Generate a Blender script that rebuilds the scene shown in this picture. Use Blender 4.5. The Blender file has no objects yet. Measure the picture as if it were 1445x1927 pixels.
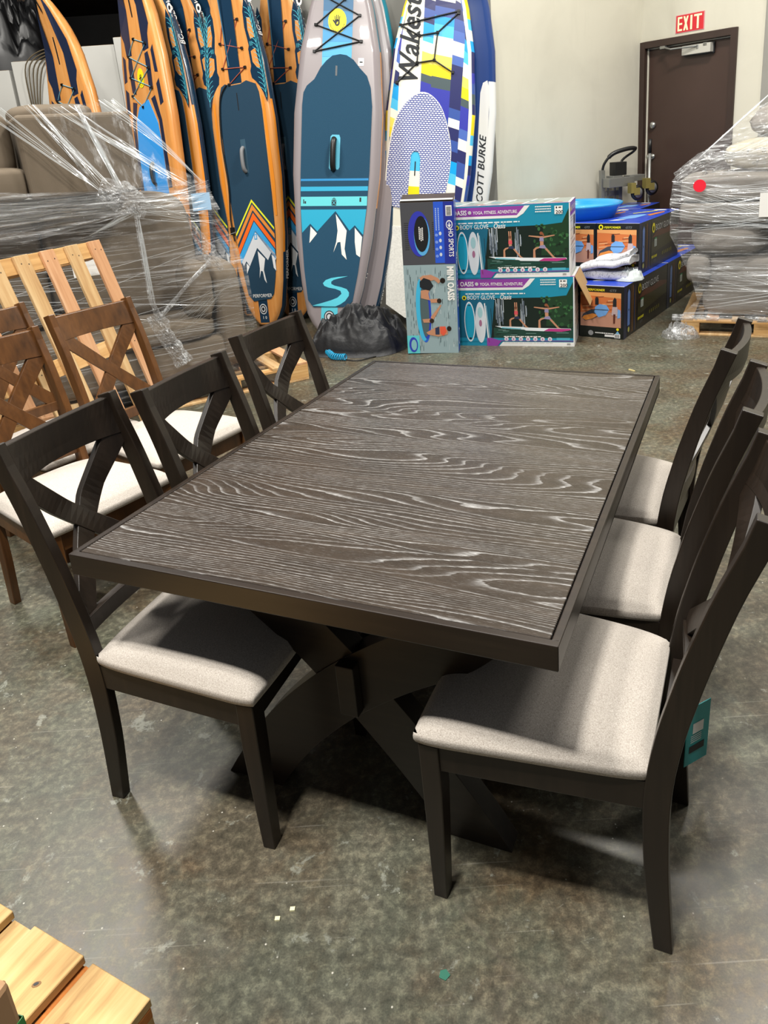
import bpy, bmesh, math, random
from mathutils import Vector, Matrix, noise
from mathutils.geometry import tessellate_polygon
PI = math.pi
random.seed(7)
SC = bpy.context.scene
COL = SC.collection
rad = math.radians

# ------------------------------------------------------------------ helpers
def lin(h):
    h = h.lstrip('#'); r = []
    for i in (0, 2, 4):
        c = int(h[i:i+2], 16) / 255
        r.append(c / 12.92 if c <= .04045 else ((c + .055) / 1.055) ** 2.4)
    return (r[0], r[1], r[2], 1)

MATS = {}
def mat(name, col='#808080', rough=.5, metal=0, spec=.5, var=0, vscale=20, bump=0, bscale=200, coat=0, alpha=1, trans=0, emit=0, bdist=.002):
    """plain principled material with optional noise variation and bump"""
    if name in MATS: return MATS[name]
    m = bpy.data.materials.new(name); m.use_nodes = True
    nt = m.node_tree; b = nt.nodes['Principled BSDF']
    c = lin(col)
    b.inputs['Base Color'].default_value = c
    b.inputs['Roughness'].default_value = rough
    b.inputs['Metallic'].default_value = metal
    b.inputs['Specular IOR Level'].default_value = spec
    b.inputs['Coat Weight'].default_value = coat
    b.inputs['Alpha'].default_value = alpha
    b.inputs['Transmission Weight'].default_value = trans
    if emit:
        b.inputs['Emission Color'].default_value = c; b.inputs['Emission Strength'].default_value = emit
    if var or bump:
        tc = nt.nodes.new('ShaderNodeTexCoord')
        if var:
            n = nt.nodes.new('ShaderNodeTexNoise'); n.inputs['Scale'].default_value = vscale; n.inputs['Detail'].default_value = 5
            nt.links.new(tc.outputs['Object'], n.inputs['Vector'])
            r = nt.nodes.new('ShaderNodeValToRGB')
            r.color_ramp.elements[0].position = .3; r.color_ramp.elements[1].position = .7
            r.color_ramp.elements[0].color = tuple(x * (1 - var) for x in c[:3]) + (1,)
            r.color_ramp.elements[1].color = tuple(min(1, x * (1 + var)) for x in c[:3]) + (1,)
            nt.links.new(n.outputs['Fac'], r.inputs['Fac']); nt.links.new(r.outputs['Color'], b.inputs['Base Color'])
        if bump:
            n2 = nt.nodes.new('ShaderNodeTexNoise'); n2.inputs['Scale'].default_value = bscale; n2.inputs['Detail'].default_value = 3
            nt.links.new(tc.outputs['Object'], n2.inputs['Vector'])
            bp = nt.nodes.new('ShaderNodeBump'); bp.inputs['Strength'].default_value = bump; bp.inputs['Distance'].default_value = bdist
            nt.links.new(n2.outputs['Fac'], bp.inputs['Height']); nt.links.new(bp.outputs['Normal'], b.inputs['Normal'])
    MATS[name] = m
    return m

class NT:
    """tiny node-graph helper"""
    def __init__(s, name):
        s.m = bpy.data.materials.new(name); s.m.use_nodes = True; s.t = s.m.node_tree
        s.b = s.t.nodes['Principled BSDF']; MATS[name] = s.m
        s.tc = s.t.nodes.new('ShaderNodeTexCoord')
    def n(s, typ, **kw):
        nd = s.t.nodes.new(typ)
        for k, v in kw.items():
            if k.startswith('_'): setattr(nd, k[1:], v)
            else: nd.inputs[k.replace('__', ' ')].default_value = v
        return nd
    def l(s, a, b): s.t.links.new(a, b)
    def mapping(s, scale=(1,1,1), loc=(0,0,0), rot=(0,0,0), src=None):
        mp = s.t.nodes.new('ShaderNodeMapping'); mp.inputs['Scale'].default_value = scale; mp.inputs['Location'].default_value = loc; mp.inputs['Rotation'].default_value = rot
        s.l(src or s.tc.outputs['Object'], mp.inputs['Vector']); return mp.outputs['Vector']
    def noise(s, vec, scale, detail=4, rough=.5, dist=0):
        nd = s.t.nodes.new('ShaderNodeTexNoise'); nd.inputs['Scale'].default_value = scale; nd.inputs['Detail'].default_value = detail
        nd.inputs['Roughness'].default_value = rough; nd.inputs['Distortion'].default_value = dist
        s.l(vec, nd.inputs['Vector']); return nd.outputs['Fac']
    def ramp(s, fac, stops, interp='LINEAR'):
        r = s.t.nodes.new('ShaderNodeValToRGB'); cr = r.color_ramp; cr.interpolation = interp
        while len(cr.elements) < len(stops): cr.elements.new(.5)
        for e, (p, c) in zip(cr.elements, stops):
            e.position = p; e.color = lin(c) if isinstance(c, str) else (c, c, c, 1)
        s.l(fac, r.inputs['Fac']); return r.outputs['Color']
    def math(s, op, a, b=None, c=None):
        nd = s.t.nodes.new('ShaderNodeMath'); nd.operation = op
        for i, x in enumerate((a, b, c)):
            if x is None: continue
            if isinstance(x, (int, float)): nd.inputs[i].default_value = x
            else: s.l(x, nd.inputs[i])
        return nd.outputs[0]
    def mix(s, fac, a, b, typ='MIX'):
        nd = s.t.nodes.new('ShaderNodeMix'); nd.data_type = 'RGBA'; nd.blend_type = typ
        for sock, x in ((nd.inputs[0], fac), (nd.inputs[6], a), (nd.inputs[7], b)):
            if isinstance(x, (int, float)): sock.default_value = x
            elif isinstance(x, str): sock.default_value = lin(x)
            else: s.l(x, sock)
        return nd.outputs[2]
    def bump(s, h, strength=.3, dist=.002):
        bp = s.t.nodes.new('ShaderNodeBump'); bp.inputs['Strength'].default_value = strength; bp.inputs['Distance'].default_value = dist
        s.l(h, bp.inputs['Height']); s.l(bp.outputs['Normal'], s.b.inputs['Normal'])

class MB:
    """collects geometry of one part: one mesh object"""
    def __init__(s): s.v = []; s.f = []; s.fm = []; s.sm = []; s.mats = []
    def mi(s, m):
        if m not in s.mats: s.mats.append(m)
        return s.mats.index(m)
    def add(s, vs, fs, m, smooth=False, M=None):
        o = len(s.v)
        for v in vs:
            v = Vector(v); s.v.append(M @ v if M else v)
        k = s.mi(m)
        for f in fs: s.f.append([o + i for i in f]); s.fm.append(k); s.sm.append(smooth)
    def box(s, x0, x1, y0, y1, z0, z1, m, M=None):
        s.add([(x0,y0,z0),(x1,y0,z0),(x1,y1,z0),(x0,y1,z0),(x0,y0,z1),(x1,y0,z1),(x1,y1,z1),(x0,y1,z1)],
              [(0,3,2,1),(4,5,6,7),(0,1,5,4),(1,2,6,5),(2,3,7,6),(3,0,4,7)], m, False, M)
    def prism(s, poly, z0, z1, m, M=None, smooth=False, caps=True):
        """extrude xy polygon along z"""
        n = len(poly); vs = [(p[0], p[1], z0) for p in poly] + [(p[0], p[1], z1) for p in poly]
        fs = [(i, (i+1) % n, n + (i+1) % n, n + i) for i in range(n)]
        s.add(vs, fs, m, smooth, M)
        if caps:
            tri = tessellate_polygon([[Vector((p[0], p[1], 0)) for p in poly]])
            s.add(vs[:n], [tuple(reversed(t)) for t in tri], m, False, M); s.add(vs[n:], [tuple(t) for t in tri], m, False, M)
    def poly(s, pts, m, off=0, M=None):
        """flat patch in the frame's xy plane at z=off"""
        vs = [Vector((p[0], p[1], 0)) for p in pts]
        tri = tessellate_polygon([vs]); a = 0
        for i in range(len(pts)): a += pts[i][0] * pts[(i+1) % len(pts)][1] - pts[(i+1) % len(pts)][0] * pts[i][1]
        out = []
        for t in tri:
            p, q_, r_ = (vs[i] for i in t)
            out.append(tuple(t) if (q_ - p).cross(r_ - p).z > 0 else tuple(reversed(t)))
        s.add([(p[0], p[1], off) for p in pts], out, m, False, M)
    def rect(s, x0, x1, y0, y1, m, off=0, M=None): s.poly([(x0,y0),(x1,y0),(x1,y1),(x0,y1)], m, off, M)
    def disc(s, cx, cy, r, m, off=0, M=None, n=24, ry=None, rot=0):
        ry = ry or r; c, d = math.cos(rot), math.sin(rot)
        s.poly([(cx + r*math.cos(a)*c - ry*math.sin(a)*d, cy + r*math.cos(a)*d + ry*math.sin(a)*c) for a in (2*PI*i/n for i in range(n))], m, off, M)
    def line(s, pts, w, m, off=0, M=None):
        """flat ribbon along a 2d polyline"""
        for i in range(len(pts) - 1):
            a = Vector(pts[i]); b = Vector(pts[i+1]); d = (b - a)
            if d.length < 1e-6: continue
            d.normalize(); q_ = Vector((-d.y, d.x)) * w / 2; e = d * w * .2
            s.poly([tuple(a - q_ - e), tuple(b - q_ + e), tuple(b + q_ + e), tuple(a + q_ - e)], m, off, M)
    def tube(s, pts, r, m, n=8, closed=False, smooth=True, M=None):
        pts = [Vector(p) for p in pts]; N = len(pts); vs = []; up = Vector((0, 0, 1)); prev = None
        for i, p in enumerate(pts):
            if closed: t = pts[(i+1) % N] - pts[i-1]
            else: t = pts[min(i+1, N-1)] - pts[max(i-1, 0)]
            t.normalize()
            a = t.cross(prev) if prev is not None and t.cross(prev).length > 1e-4 else t.cross(up)
            if a.length < 1e-4: a = t.cross(Vector((1, 0, 0)))
            a.normalize(); b = a.cross(t).normalized(); prev = b
            rr = r[i] if isinstance(r, (list, tuple)) else r
            for k in range(n):
                an = 2 * PI * k / n; vs.append(p + (b * math.cos(an) - a * math.sin(an)) * rr)
        fs = []
        for i in range(N if closed else N - 1):
            j = (i + 1) % N
            for k in range(n): fs.append((i*n+k, i*n+(k+1) % n, j*n+(k+1) % n, j*n+k))
        s.add(vs, fs, m, smooth, M)
        if not closed: s.add(vs, [tuple(reversed(range(n))), tuple(range((N-1)*n, N*n))], m, False, M)
    def loft(s, rings, m, smooth=True, M=None, caps=True, closed=True):
        n = len(rings[0]); vs = [p for r in rings for p in r]; fs = []
        for i in range(len(rings) - 1):
            for k in range(n if closed else n - 1): fs.append((i*n+k, i*n+(k+1) % n, (i+1)*n+(k+1) % n, (i+1)*n+k))
        s.add(vs, fs, m, smooth, M)
        if caps and closed: s.add(vs, [tuple(reversed(range(n))), tuple(range((len(rings)-1)*n, len(rings)*n))], m, False, M)
    def grid(s, fn, nu, nv, m, smooth=True, M=None):
        vs = [fn(i / nu, j / nv) for j in range(nv + 1) for i in range(nu + 1)]
        fs = [(j*(nu+1)+i, j*(nu+1)+i+1, (j+1)*(nu+1)+i+1, (j+1)*(nu+1)+i) for j in range(nv) for i in range(nu)]
        s.add(vs, fs, m, smooth, M)
    def lathe(s, prof, m, n=24, smooth=True, M=None):
        rings = [[(r*math.cos(2*PI*k/n), r*math.sin(2*PI*k/n), z) for k in range(n)] for r, z in prof]
        s.loft(rings, m, smooth, M)
    def text(s, txt, x, y, size, m, off=0, M=None, rot=0, bold=0, sx=1, align='LEFT', shear=0, res=2):
        cu = bpy.data.curves.new('t', 'FONT'); cu.body = txt; cu.size = size; cu.offset = bold; cu.align_x = align; cu.shear = shear; cu.resolution_u = res
        o = bpy.data.objects.new('t', cu); COL.objects.link(o)
        bpy.context.view_layer.update()
        me = o.evaluated_get(bpy.context.evaluated_depsgraph_get()).to_mesh()
        R = Matrix.Translation((x, y, off)) @ Matrix.Rotation(rot, 4, 'Z') @ Matrix.Diagonal((sx, 1, 1, 1))
        vs = [R @ v.co for v in me.vertices]; fs = [tuple(p.vertices) for p in me.polygons]
        s.add(vs, fs, m, False, M)
        bpy.data.objects.remove(o); bpy.data.curves.remove(cu)
    def build(s, name, parent=None, bevel=0, seg=2, subsurf=0, weld=False):
        me = bpy.data.meshes.new(name); me.from_pydata([tuple(v) for v in s.v], [], s.f)
        for m in s.mats: me.materials.append(m)
        for p, k, sm in zip(me.polygons, s.fm, s.sm): p.material_index = k; p.use_smooth = sm
        bm = bmesh.new(); bm.from_mesh(me)
        if bevel or subsurf or weld: bmesh.ops.remove_doubles(bm, verts=bm.verts, dist=1e-5)
        bm.to_mesh(me); bm.free(); me.update()
        o = bpy.data.objects.new(name, me); COL.objects.link(o)
        if parent: o.parent = parent
        if bevel:
            md = o.modifiers.new('bevel', 'BEVEL'); md.width = bevel; md.segments = seg; md.limit_method = 'ANGLE'; md.angle_limit = rad(40)
            md.harden_normals = False
        if subsurf:
            md = o.modifiers.new('sub', 'SUBSURF'); md.levels = subsurf; md.render_levels = subsurf
        return o

def thing(name, label, cat, loc=(0,0,0), rz=0, group=None):
    o = bpy.data.objects.new(name, None); COL.objects.link(o); o.location = loc; o.rotation_euler = (0, 0, rz)
    o.empty_display_size = .1
    o['label'] = label; o['category'] = cat
    if group: o['group'] = group
    return o
def tag(o, label, cat, group=None):
    o['label'] = label; o['category'] = cat
    if group: o['group'] = group
    return o
def struct(o): o['kind'] = 'structure'; return o
def copy_tree(o, parent=None):
    c = o.copy(); COL.objects.link(c); c.parent = parent
    for ch in o.children: copy_tree(ch, c)
    return c
def frame(o, x, y, z=None):
    """matrix whose columns are x, y, normal at origin o"""
    x = Vector(x).normalized(); y = Vector(y).normalized(); n = Vector(z).normalized() if z is not None else x.cross(y).normalized()
    M = Matrix((x, y, n)).transposed().to_4x4(); M.translation = Vector(o); return M
def interp(x, xs, ys):
    if x <= xs[0]: return ys[0]
    for i in range(len(xs) - 1):
        if x <= xs[i+1]: return ys[i] + (ys[i+1] - ys[i]) * (x - xs[i]) / (xs[i+1] - xs[i])
    return ys[-1]
def smooth_curve(pts, n=8):
    """catmull-rom through points"""
    P = [Vector(p) for p in pts]; out = []
    for i in range(len(P) - 1):
        p0 = P[max(i-1, 0)]; p1 = P[i]; p2 = P[i+1]; p3 = P[min(i+2, len(P)-1)]
        for k in range(n):
            t = k / n
            out.append(.5 * ((2*p1) + (p2 - p0)*t + (2*p0 - 5*p1 + 4*p2 - p3)*t*t + (3*p1 - p0 - 3*p2 + p3)*t**3))
    out.append(P[-1]); return out

# ------------------------------------------------------------------ materials
def wood_mat(name, dark, mid, light, rough=.4, grain='Z', scale=1, spec=.4, knots=False, bumpy=.15):
    g = NT(name)
    sc = {'X': (1.2, 18, 18), 'Y': (18, 1.2, 18), 'Z': (18, 18, 1.2)}[grain]
    v = g.mapping(tuple(a * scale for a in sc))
    f = g.noise(v, 3, 6, .6, .4); f2 = g.noise(g.mapping(tuple(a * scale * .25 for a in sc)), 3, 3, .5, 1.2)
    fac = g.math('ADD', g.math('MULTIPLY', f, .55), g.math('MULTIPLY', f2, .45))
    c = g.ramp(fac, [(.3, dark), (.5, mid), (.7, light)])
    if knots:
        vo = g.n('ShaderNodeTexVoronoi', Scale=2.2); g.l(g.mapping((1, 1, 1)), vo.inputs['Vector'])
        k = g.ramp(vo.outputs['Distance'], [(.03, 1.), (.09, 0.)])
        c = g.mix(k, c, dark)
    g.l(c, g.b.inputs['Base Color']); g.b.inputs['Roughness'].default_value = rough; g.b.inputs['Specular IOR Level'].default_value = spec
    g.bump(f, bumpy, .001)
    return g.m
M_dark = wood_mat('espresso_wood', '#19130f', '#201913', '#2a211a', .36, 'Z', spec=.45, bumpy=.05)
M_darkx = wood_mat('espresso_wood_flat', '#1a1410', '#221a14', '#2c231b', .34, 'X', spec=.45, bumpy=.05)
M_walnut = wood_mat('walnut_wood', '#3b2410', '#553519', '#6b4522', .34, 'Z', .7, spec=.5, bumpy=.04)
M_pine = wood_mat('pine_wood', '#a67c50', '#c6a273', '#d9bd90', .65, 'Y', .7, .2)
M_pinepink = wood_mat('pink_pine_wood', '#ae7c58', '#c99870', '#d9b08c', .65, 'Y', .7, .2)
M_pinex = wood_mat('pine_wood_cross', '#b08350', '#cfa46c', '#e2c08c', .65, 'X', .7, .2)
M_ply = wood_mat('plywood_board', '#8c6a40', '#bd9c68', '#cdb384', .6, 'Y', 1.1, .25, knots=False)
M_orangewood = wood_mat('reddish_wood', '#8a4f22', '#a8652d', '#c27c3c', .6, 'X', .6, .25)

def fabric_seat():
    g = NT('seat_fabric')
    v = g.mapping((1, 1, 1))
    f = g.noise(g.mapping((900, 260, 400)), 1, 2, .6); f2 = g.noise(g.mapping((260, 900, 400)), 1, 2, .6); f3 = g.noise(v, 14, 4, .6)
    s = g.math('ADD', g.math('MULTIPLY', f, .5), g.math('MULTIPLY', f2, .5))
    c = g.ramp(s, [(.3, '#8a8178'), (.5, '#b3aba2'), (.68, '#cfc9c1')])
    c = g.mix(g.math('MULTIPLY', f3, .12), c, '#9a9084')
    g.l(c, g.b.inputs['Base Color']); g.b.inputs['Roughness'].default_value = .9; g.b.inputs['Specular IOR Level'].default_value = .15
    g.b.inputs['Sheen Weight'].default_value = .15
    g.bump(s, .5, .0012); return g.m
M_fabric = fabric_seat()

def concrete():
    g = NT('polished_concrete')
    v = g.mapping((1, 1, 1))
    big = g.noise(v, .9, 6, .62, .4); mid = g.noise(g.mapping((1, 1, 1), (5, 3, 0)), 3.0, 9, .68, .25); fine = g.noise(v, 42, 6, .7, .2); grit = g.noise(v, 260, 3, .7)
    c1 = g.ramp(big, [(.32, '#6b6359'), (.43, '#656a61'), (.5, '#7c7a71'), (.58, '#6d5f4c'), (.72, '#75664d')])
    c2 = g.ramp(mid, [(.32, '#51483c'), (.45, '#6d6354'), (.53, '#6f7166'), (.6, '#7c8177'), (.72, '#9a9486')])
    c = g.mix(.5, c1, c2)
    # greenish film that has worn off in patches
    gr = g.ramp(g.noise(g.mapping((1, 1, 1), (11, 7, 0)), 1.7, 7, .7, .8), [(.54, 0.), (.66, .38)])
    c = g.mix(gr, c, '#667468')
    rust = g.ramp(g.noise(g.mapping((1, 1, 1), (2, 17, 0)), 2.6, 6, .7, .5), [(.6, 0.), (.72, .4)])
    c = g.mix(rust, c, '#7c5a3c')
    c = g.mix(.75, c, g.ramp(fine, [(.28, '#2e2a24'), (.5, '#86827a'), (.72, '#dcd7ca')]), 'OVERLAY')
    c = g.mix(.5, c, g.ramp(grit, [(.3, '#555045'), (.7, '#c4beb0')]), 'OVERLAY')
    st = g.ramp(g.noise(g.mapping((1, 1, 1), (1, 14, 2)), 9, 8, .72, .3), [(.6, 0.), (.64, .45)]); c = g.mix(st, c, '#9a9d92')
    # pale chips and flecks
    vo = g.n('ShaderNodeTexVoronoi', Scale=34.0); g.l(g.mapping((1, 1, 1)), vo.inputs['Vector'])
    ch = g.math('MULTIPLY', g.ramp(vo.outputs['Distance'], [(.04, 1.), (.09, 0.)]), g.ramp(g.noise(g.mapping((1, 1, 1), (3, 3, 3)), 9, 2), [(.5, 0.), (.6, 1.)]))
    c = g.mix(ch, c, '#c9c5b9')
    # scratches
    for i, (rot, sc) in enumerate(((.5, (1, 60, 1)), (-.4, (1.4, 90, 1)), (1.3, (1, 70, 1)))):
        sn = g.noise(g.mapping(sc, (i * 3, 0, 0), (0, 0, rot)), 1.3, 3, .6, .15)
        c = g.mix(g.ramp(sn, [(.68, 0.), (.71, .16)]), c, '#b9b5a9')
    # big hairline cracks
    cr = g.n('ShaderNodeTexVoronoi', Scale=.55, _feature='DISTANCE_TO_EDGE')
    dv = g.n('ShaderNodeVectorMath', _operation='ADD')
    nn = g.n('ShaderNodeTexNoise', Scale=1.6, Detail=6.0); g.l(g.tc.outputs['Object'], nn.inputs['Vector'])
    sc_ = g.n('ShaderNodeVectorMath', _operation='SCALE'); sc_.inputs['Scale'].default_value = .35; g.l(nn.outputs['Color'], sc_.inputs[0])
    g.l(g.tc.outputs['Object'], dv.inputs[0]); g.l(sc_.outputs[0], dv.inputs[1]); g.l(dv.outputs[0], cr.inputs['Vector'])
    c = g.mix(g.ramp(cr.outputs['Distance'], [(.0, .35), (.0018, 0.)]), c, '#5a544b')
    g.l(c, g.b.inputs['Base Color'])
    r = g.math('ADD', g.math('MULTIPLY', mid, .25), g.math('MULTIPLY', fine, .22)); r = g.math('ADD', r, .16)
    g.l(r, g.b.inputs['Roughness']); g.b.inputs['Specular IOR Level'].default_value = .42
    g.bump(fine, .12, .002); return g.m
M_floor = concrete()


def painted(name, base, dirt, scale=1.2):
    g = NT(name); v = g.mapping((1, 1, 1))
    a = g.noise(v, scale, 5, .6, .5); b = g.noise(g.mapping((3, 3, .6)), 2, 5, .6)
    f = g.math('MULTIPLY', g.math('ADD', g.ramp(a, [(.45, 0.), (.75, 1.)]), g.ramp(b, [(.55, 0.), (.8, .7)])), .35)
    g.l(g.mix(f, base, dirt), g.b.inputs['Base Color']); g.b.inputs['Roughness'].default_value = .55
    g.bump(g.noise(v, 60, 3), .08, .002); return g.m
M_wall = painted('cream_wall_paint', '#cbc7b7', '#aeaa9b')
M_wallgrey = painted('grey_wall_paint', '#8f8d86', '#7c7a74')
M_door = mat('brown_door_paint', '#3d2b24', .42, var=.08, vscale=3)
M_frame = mat('brown_frame_paint', '#33241e', .42, var=.1, vscale=8)
M_backgloom = mat('gloom_backdrop', '#1d1b19', .8, var=.4, vscale=1.5)  # near-black colour stands in for the unlit depth of the warehouse
M_steel = mat('brushed_steel', '#b9b9b4', .3, metal=.9)
M_alu = mat('aluminium', '#9a9b98', .4, metal=.8)
M_black = mat('black_plastic', '#141414', .4)
M_rubber = mat('grey_rubber', '#77787a', .6)
M_white = mat('white_print', '#e9e8e4', .5)
M_blackp = mat('black_print', '#15161a', .5)

def oak_top():
    """dark oak veneer with pale limed grain in cathedral loops; grain runs across the table (object X)"""
    g = NT('limed_oak_veneer')
    sep = g.n('ShaderNodeSeparateXYZ'); g.l(g.tc.outputs['Object'], sep.inputs[0])
    pl = g.math('FLOOR', g.math('DIVIDE', g.math('ADD', sep.outputs['Y'], .04), .268))
    cmb = g.n('ShaderNodeCombineXYZ')
    g.l(g.math('ADD', g.math('MULTIPLY', sep.outputs['X'], .7), g.math('MULTIPLY', pl, 3.7)), cmb.inputs[0])
    g.l(g.math('ADD', g.math('MULTIPLY', sep.outputs['Y'], 5.2), g.math('MULTIPLY', pl, 1.9)), cmb.inputs[1])
    g.l(g.math('MULTIPLY', pl, 2.3), cmb.inputs[2])
    h = g.noise(cmb.outputs[0], 1.25, 1.5, .4, .25)
    cm2 = g.n('ShaderNodeCombineXYZ'); g.l(g.math('MULTIPLY', sep.outputs['X'], 9), cm2.inputs[0]); g.l(g.math('MULTIPLY', sep.outputs['Y'], 42), cm2.inputs[1]); g.l(pl, cm2.inputs[2])
    wob = g.noise(cm2.outputs[0], 1, 4, .6)
    ph = g.math('ADD', g.math('ADD', g.math('MULTIPLY', h, 26), g.math('MULTIPLY', sep.outputs['Y'], 74)), g.math('MULTIPLY', wob, .6))
    fr = g.math('FRACT', ph)
    ln = g.ramp(fr, [(0., .95), (.08, .7), (.2, .12), (.4, 0.), (.95, 0.), (1., .95)])
    cm3 = g.n('ShaderNodeCombineXYZ'); g.l(g.math('MULTIPLY', sep.outputs['X'], 38), cm3.inputs[0]); g.l(g.math('MULTIPLY', sep.outputs['Y'], 520), cm3.inputs[1])
    fib = g.noise(cm3.outputs[0], 1, 3, .65)
    pores = g.ramp(fib, [(.44, .0), (.58, 1.)])
    k = g.math('MULTIPLY', ln, g.math('ADD', g.math('MULTIPLY', pores, .8), .25))
    zone = g.ramp(g.noise(cmb.outputs[0], 2.1, 3, .6), [(.35, .35), (.62, 1.)]); k = g.math('MINIMUM', g.math('MULTIPLY', k, zone), 1)
    fine = g.math('MULTIPLY', g.ramp(fib, [(.58, 0.), (.68, .4)]), 1)
    k = g.math('MAXIMUM', k, g.math('MULTIPLY', fine, .5))
    basec = g.ramp(g.noise(cmb.outputs[0], 6, 4, .6), [(.3, '#2a231d'), (.55, '#332b24'), (.75, '#3d342c')])
    c = g.mix(k, basec, '#a8a7a6')
    g.l(c, g.b.inputs['Base Color']); g.l(g.math('ADD', g.math('MULTIPLY', k, .15), .27), g.b.inputs['Roughness'])
    g.b.inputs['Specular IOR Level'].default_value = .5
    g.bump(g.math('SUBTRACT', 1, k), .12, .0008); return g.m
M_oak = oak_top()

def film_mat(name, base_alpha=.12, streak=.5, dirn=(1, 14, 14), seed=0, wr=.9):
    g = NT(name)
    v = g.mapping(dirn, (seed, seed * 2.3, 0), (0, .08, 0)); s1 = g.noise(v, 1.6, 6, .68, .5)
    s2 = g.noise(g.mapping(dirn, (seed, 5, 1), (0, .55, 0)), 1.1, 5, .65, .6)
    k = g.math('MULTIPLY', g.ramp(s1, [(.52, 0.), (.66, 1.)]), streak); k2 = g.math('MULTIPLY', g.ramp(s2, [(.56, 0.), (.68, 1.)]), streak * .7)
    a = g.math('MINIMUM', g.math('ADD', g.math('ADD', k, k2), base_alpha), .93)
    g.b.inputs['Base Color'].default_value = (.62, .63, .64, 1); g.b.inputs['Roughness'].default_value = .13
    g.b.inputs['Specular IOR Level'].default_value = 1.0
    g.b.inputs['Coat Weight'].default_value = 1; g.b.inputs['Coat Roughness'].default_value = .06
    g.l(a, g.b.inputs['Alpha'])
    w = g.math('ADD', g.noise(g.mapping(tuple(max(2., d * .7) for d in dirn), (seed, 0, 0), (0, .1, .1)), 4, 5, .6, 1.5), g.noise(g.mapping((1, 1, 1)), 26, 3, .6, 1))
    g.bump(w, wr, .02); return g.m
# ------------------------------------------------------------------ camera
CAM = (1418.30, 821.76, 736.57, .3220, -.0671, 1.6109)     # focal px, principal point, pitch, roll, height
def make_camera():
    f, px, py, pitch, roll, h = CAM
    F = Vector((0, math.cos(pitch), -math.sin(pitch))); R = Vector((1, 0, 0)); U = R.cross(F)
    c, s = math.cos(roll), math.sin(roll); R2 = c*R + s*U; U2 = -s*R + c*U
    cd = bpy.data.cameras.new('camera'); o = bpy.data.objects.new('camera', cd); COL.objects.link(o)
    M = Matrix((R2, U2, -F)).transposed().to_4x4(); M.translation = (0, 0, h); o.matrix_world = M
    cd.sensor_fit = 'AUTO'; cd.sensor_width = 36; cd.lens = f / 1927 * 36
    cd.shift_x = (722.5 - px) / 1927; cd.shift_y = (py - 963.5) / 1927
    cd.clip_start = .05; cd.clip_end = 100
    SC.camera = o
make_camera()

# ------------------------------------------------------------------ setting
W0 = Vector((.684, 7.174)); WC = Vector((2.327, 8.390))          # convex corner, inner corner
d_white = (WC - W0).normalized(); d_exit = Vector((.595, -.804)).normalized(); d_grey = Vector((-.95, .33)).normalized()
WH = 6.0
b = MB(); b.box(-9, 9, -4, 17, -.1, 0, M_floor); struct(b.build('floor'))
def wall(name, p, d, length, thick_side, m, z0=0, z1=WH, t=.15):
    d3 = Vector((d.x, d.y, 0)); n = Vector((thick_side[0], thick_side[1], 0)).normalized()
    b = MB(); M = Matrix((d3, n, Vector((0, 0, 1)))).transposed().to_4x4(); M.translation = (p.x, p.y, 0)
    b.box(0, length, 0, t, z0, z1, m, M); return struct(b.build(name)), M
wall('wall_back', W0, d_white, (WC - W0).length, (-d_white.y, d_white.x), M_wall)
wall('wall_left', W0 , d_grey, 2.75, (.33, .95), M_wallgrey)
nx = Vector((-d_exit.y, d_exit.x))                               # outwards normal of the exit wall (away from camera)
# exit wall in pieces around the door opening (local x along wall from inner corner)
DX0, DX1, DZ = .0, 1.085, 2.41
We = 1.352
EM = Matrix((Vector((d_exit.x, d_exit.y, 0)), Vector((nx.x, nx.y, 0)), Vector((0, 0, 1)))).transposed().to_4x4(); EM.translation = (WC.x, WC.y, 0)
b = MB(); b.box(0, We, 0, .15, DZ, WH, M_wall, EM); b.box(DX1, We, 0, .15, 0, DZ, M_wall, EM); b.box(-.12, 0, 0, .15, 0, WH, M_wall, EM); struct(b.build('wall_right'))
b = MB(); b.box(We, We + .5, -.02, .15, 0, WH, M_wallgrey, EM); struct(b.build('trim_1', bevel=.006))
b = MB(); b.box(We+.5, We + 4.5, -.1, .1, 0, WH, M_wall, EM); struct(b.build('wall_far_right'))
b = MB(); b.box(-9, -.9, 14.0, 14.15, 0, WH, M_backgloom); b.box(-.9, 9, 14, 14.15, 0, WH, M_backgloom); struct(b.build('wall_backdrop'))  # added backdrop, coloured dark so the open warehouse behind reads as gloom
b = MB(); b.box(-9.1, -9, -4, 14, 0, WH, M_backgloom); struct(b.build('wall_far_left'))
# door
b = MB(); fw = .062
b.box(DX0, DX0+fw, -.025, .13, 0, DZ, M_frame, EM); b.box(DX1-fw, DX1, -.025, .13, 0, DZ, M_frame, EM); b.box(DX0+fw, DX1-fw, -.025, .13, DZ-fw, DZ, M_frame, EM)
b.box(DX1-fw-.03, DX1-fw, .03, .06, 0, DZ-fw, M_frame, EM)
b.box(DX0+fw, DX1-fw, .028, .04, DZ-fw-.012, DZ-fw, M_alu, EM)
b.box(DX0+fw, DX0+fw+.012, .02, .04, 0, DZ-fw, mat('weatherstrip', '#c9c4b4', .6), EM)
df = struct(b.build('trim_2', bevel=.003))
b = MB(); b.box(DX0+fw+.012, DX1-fw-.03, .04, .085, .01, DZ-fw-.012, M_door, EM); dr = struct(b.build('door_1', bevel=.003))
b = MB()
def knobat(x, z, r, l=.03):
    Mk = EM @ Matrix.Translation((x, .04, z)) @ Matrix.Rotation(PI/2, 4, 'X')
    b.lathe([(0, 0), (r, 0), (r, l*.5), (r*.7, l), (0, l)], M_steel, 20, True, Mk)
knobat(.14, 1.607, .036); b.box(.14-.003, .14+.003, .0, .035, 1.592, 1.622, M_steel, EM); b.build('deadbolt', dr)
b = MB(); knobat(.145, 1.294, .03, .02); knobat(.145, 1.294, .012, .05)
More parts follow.
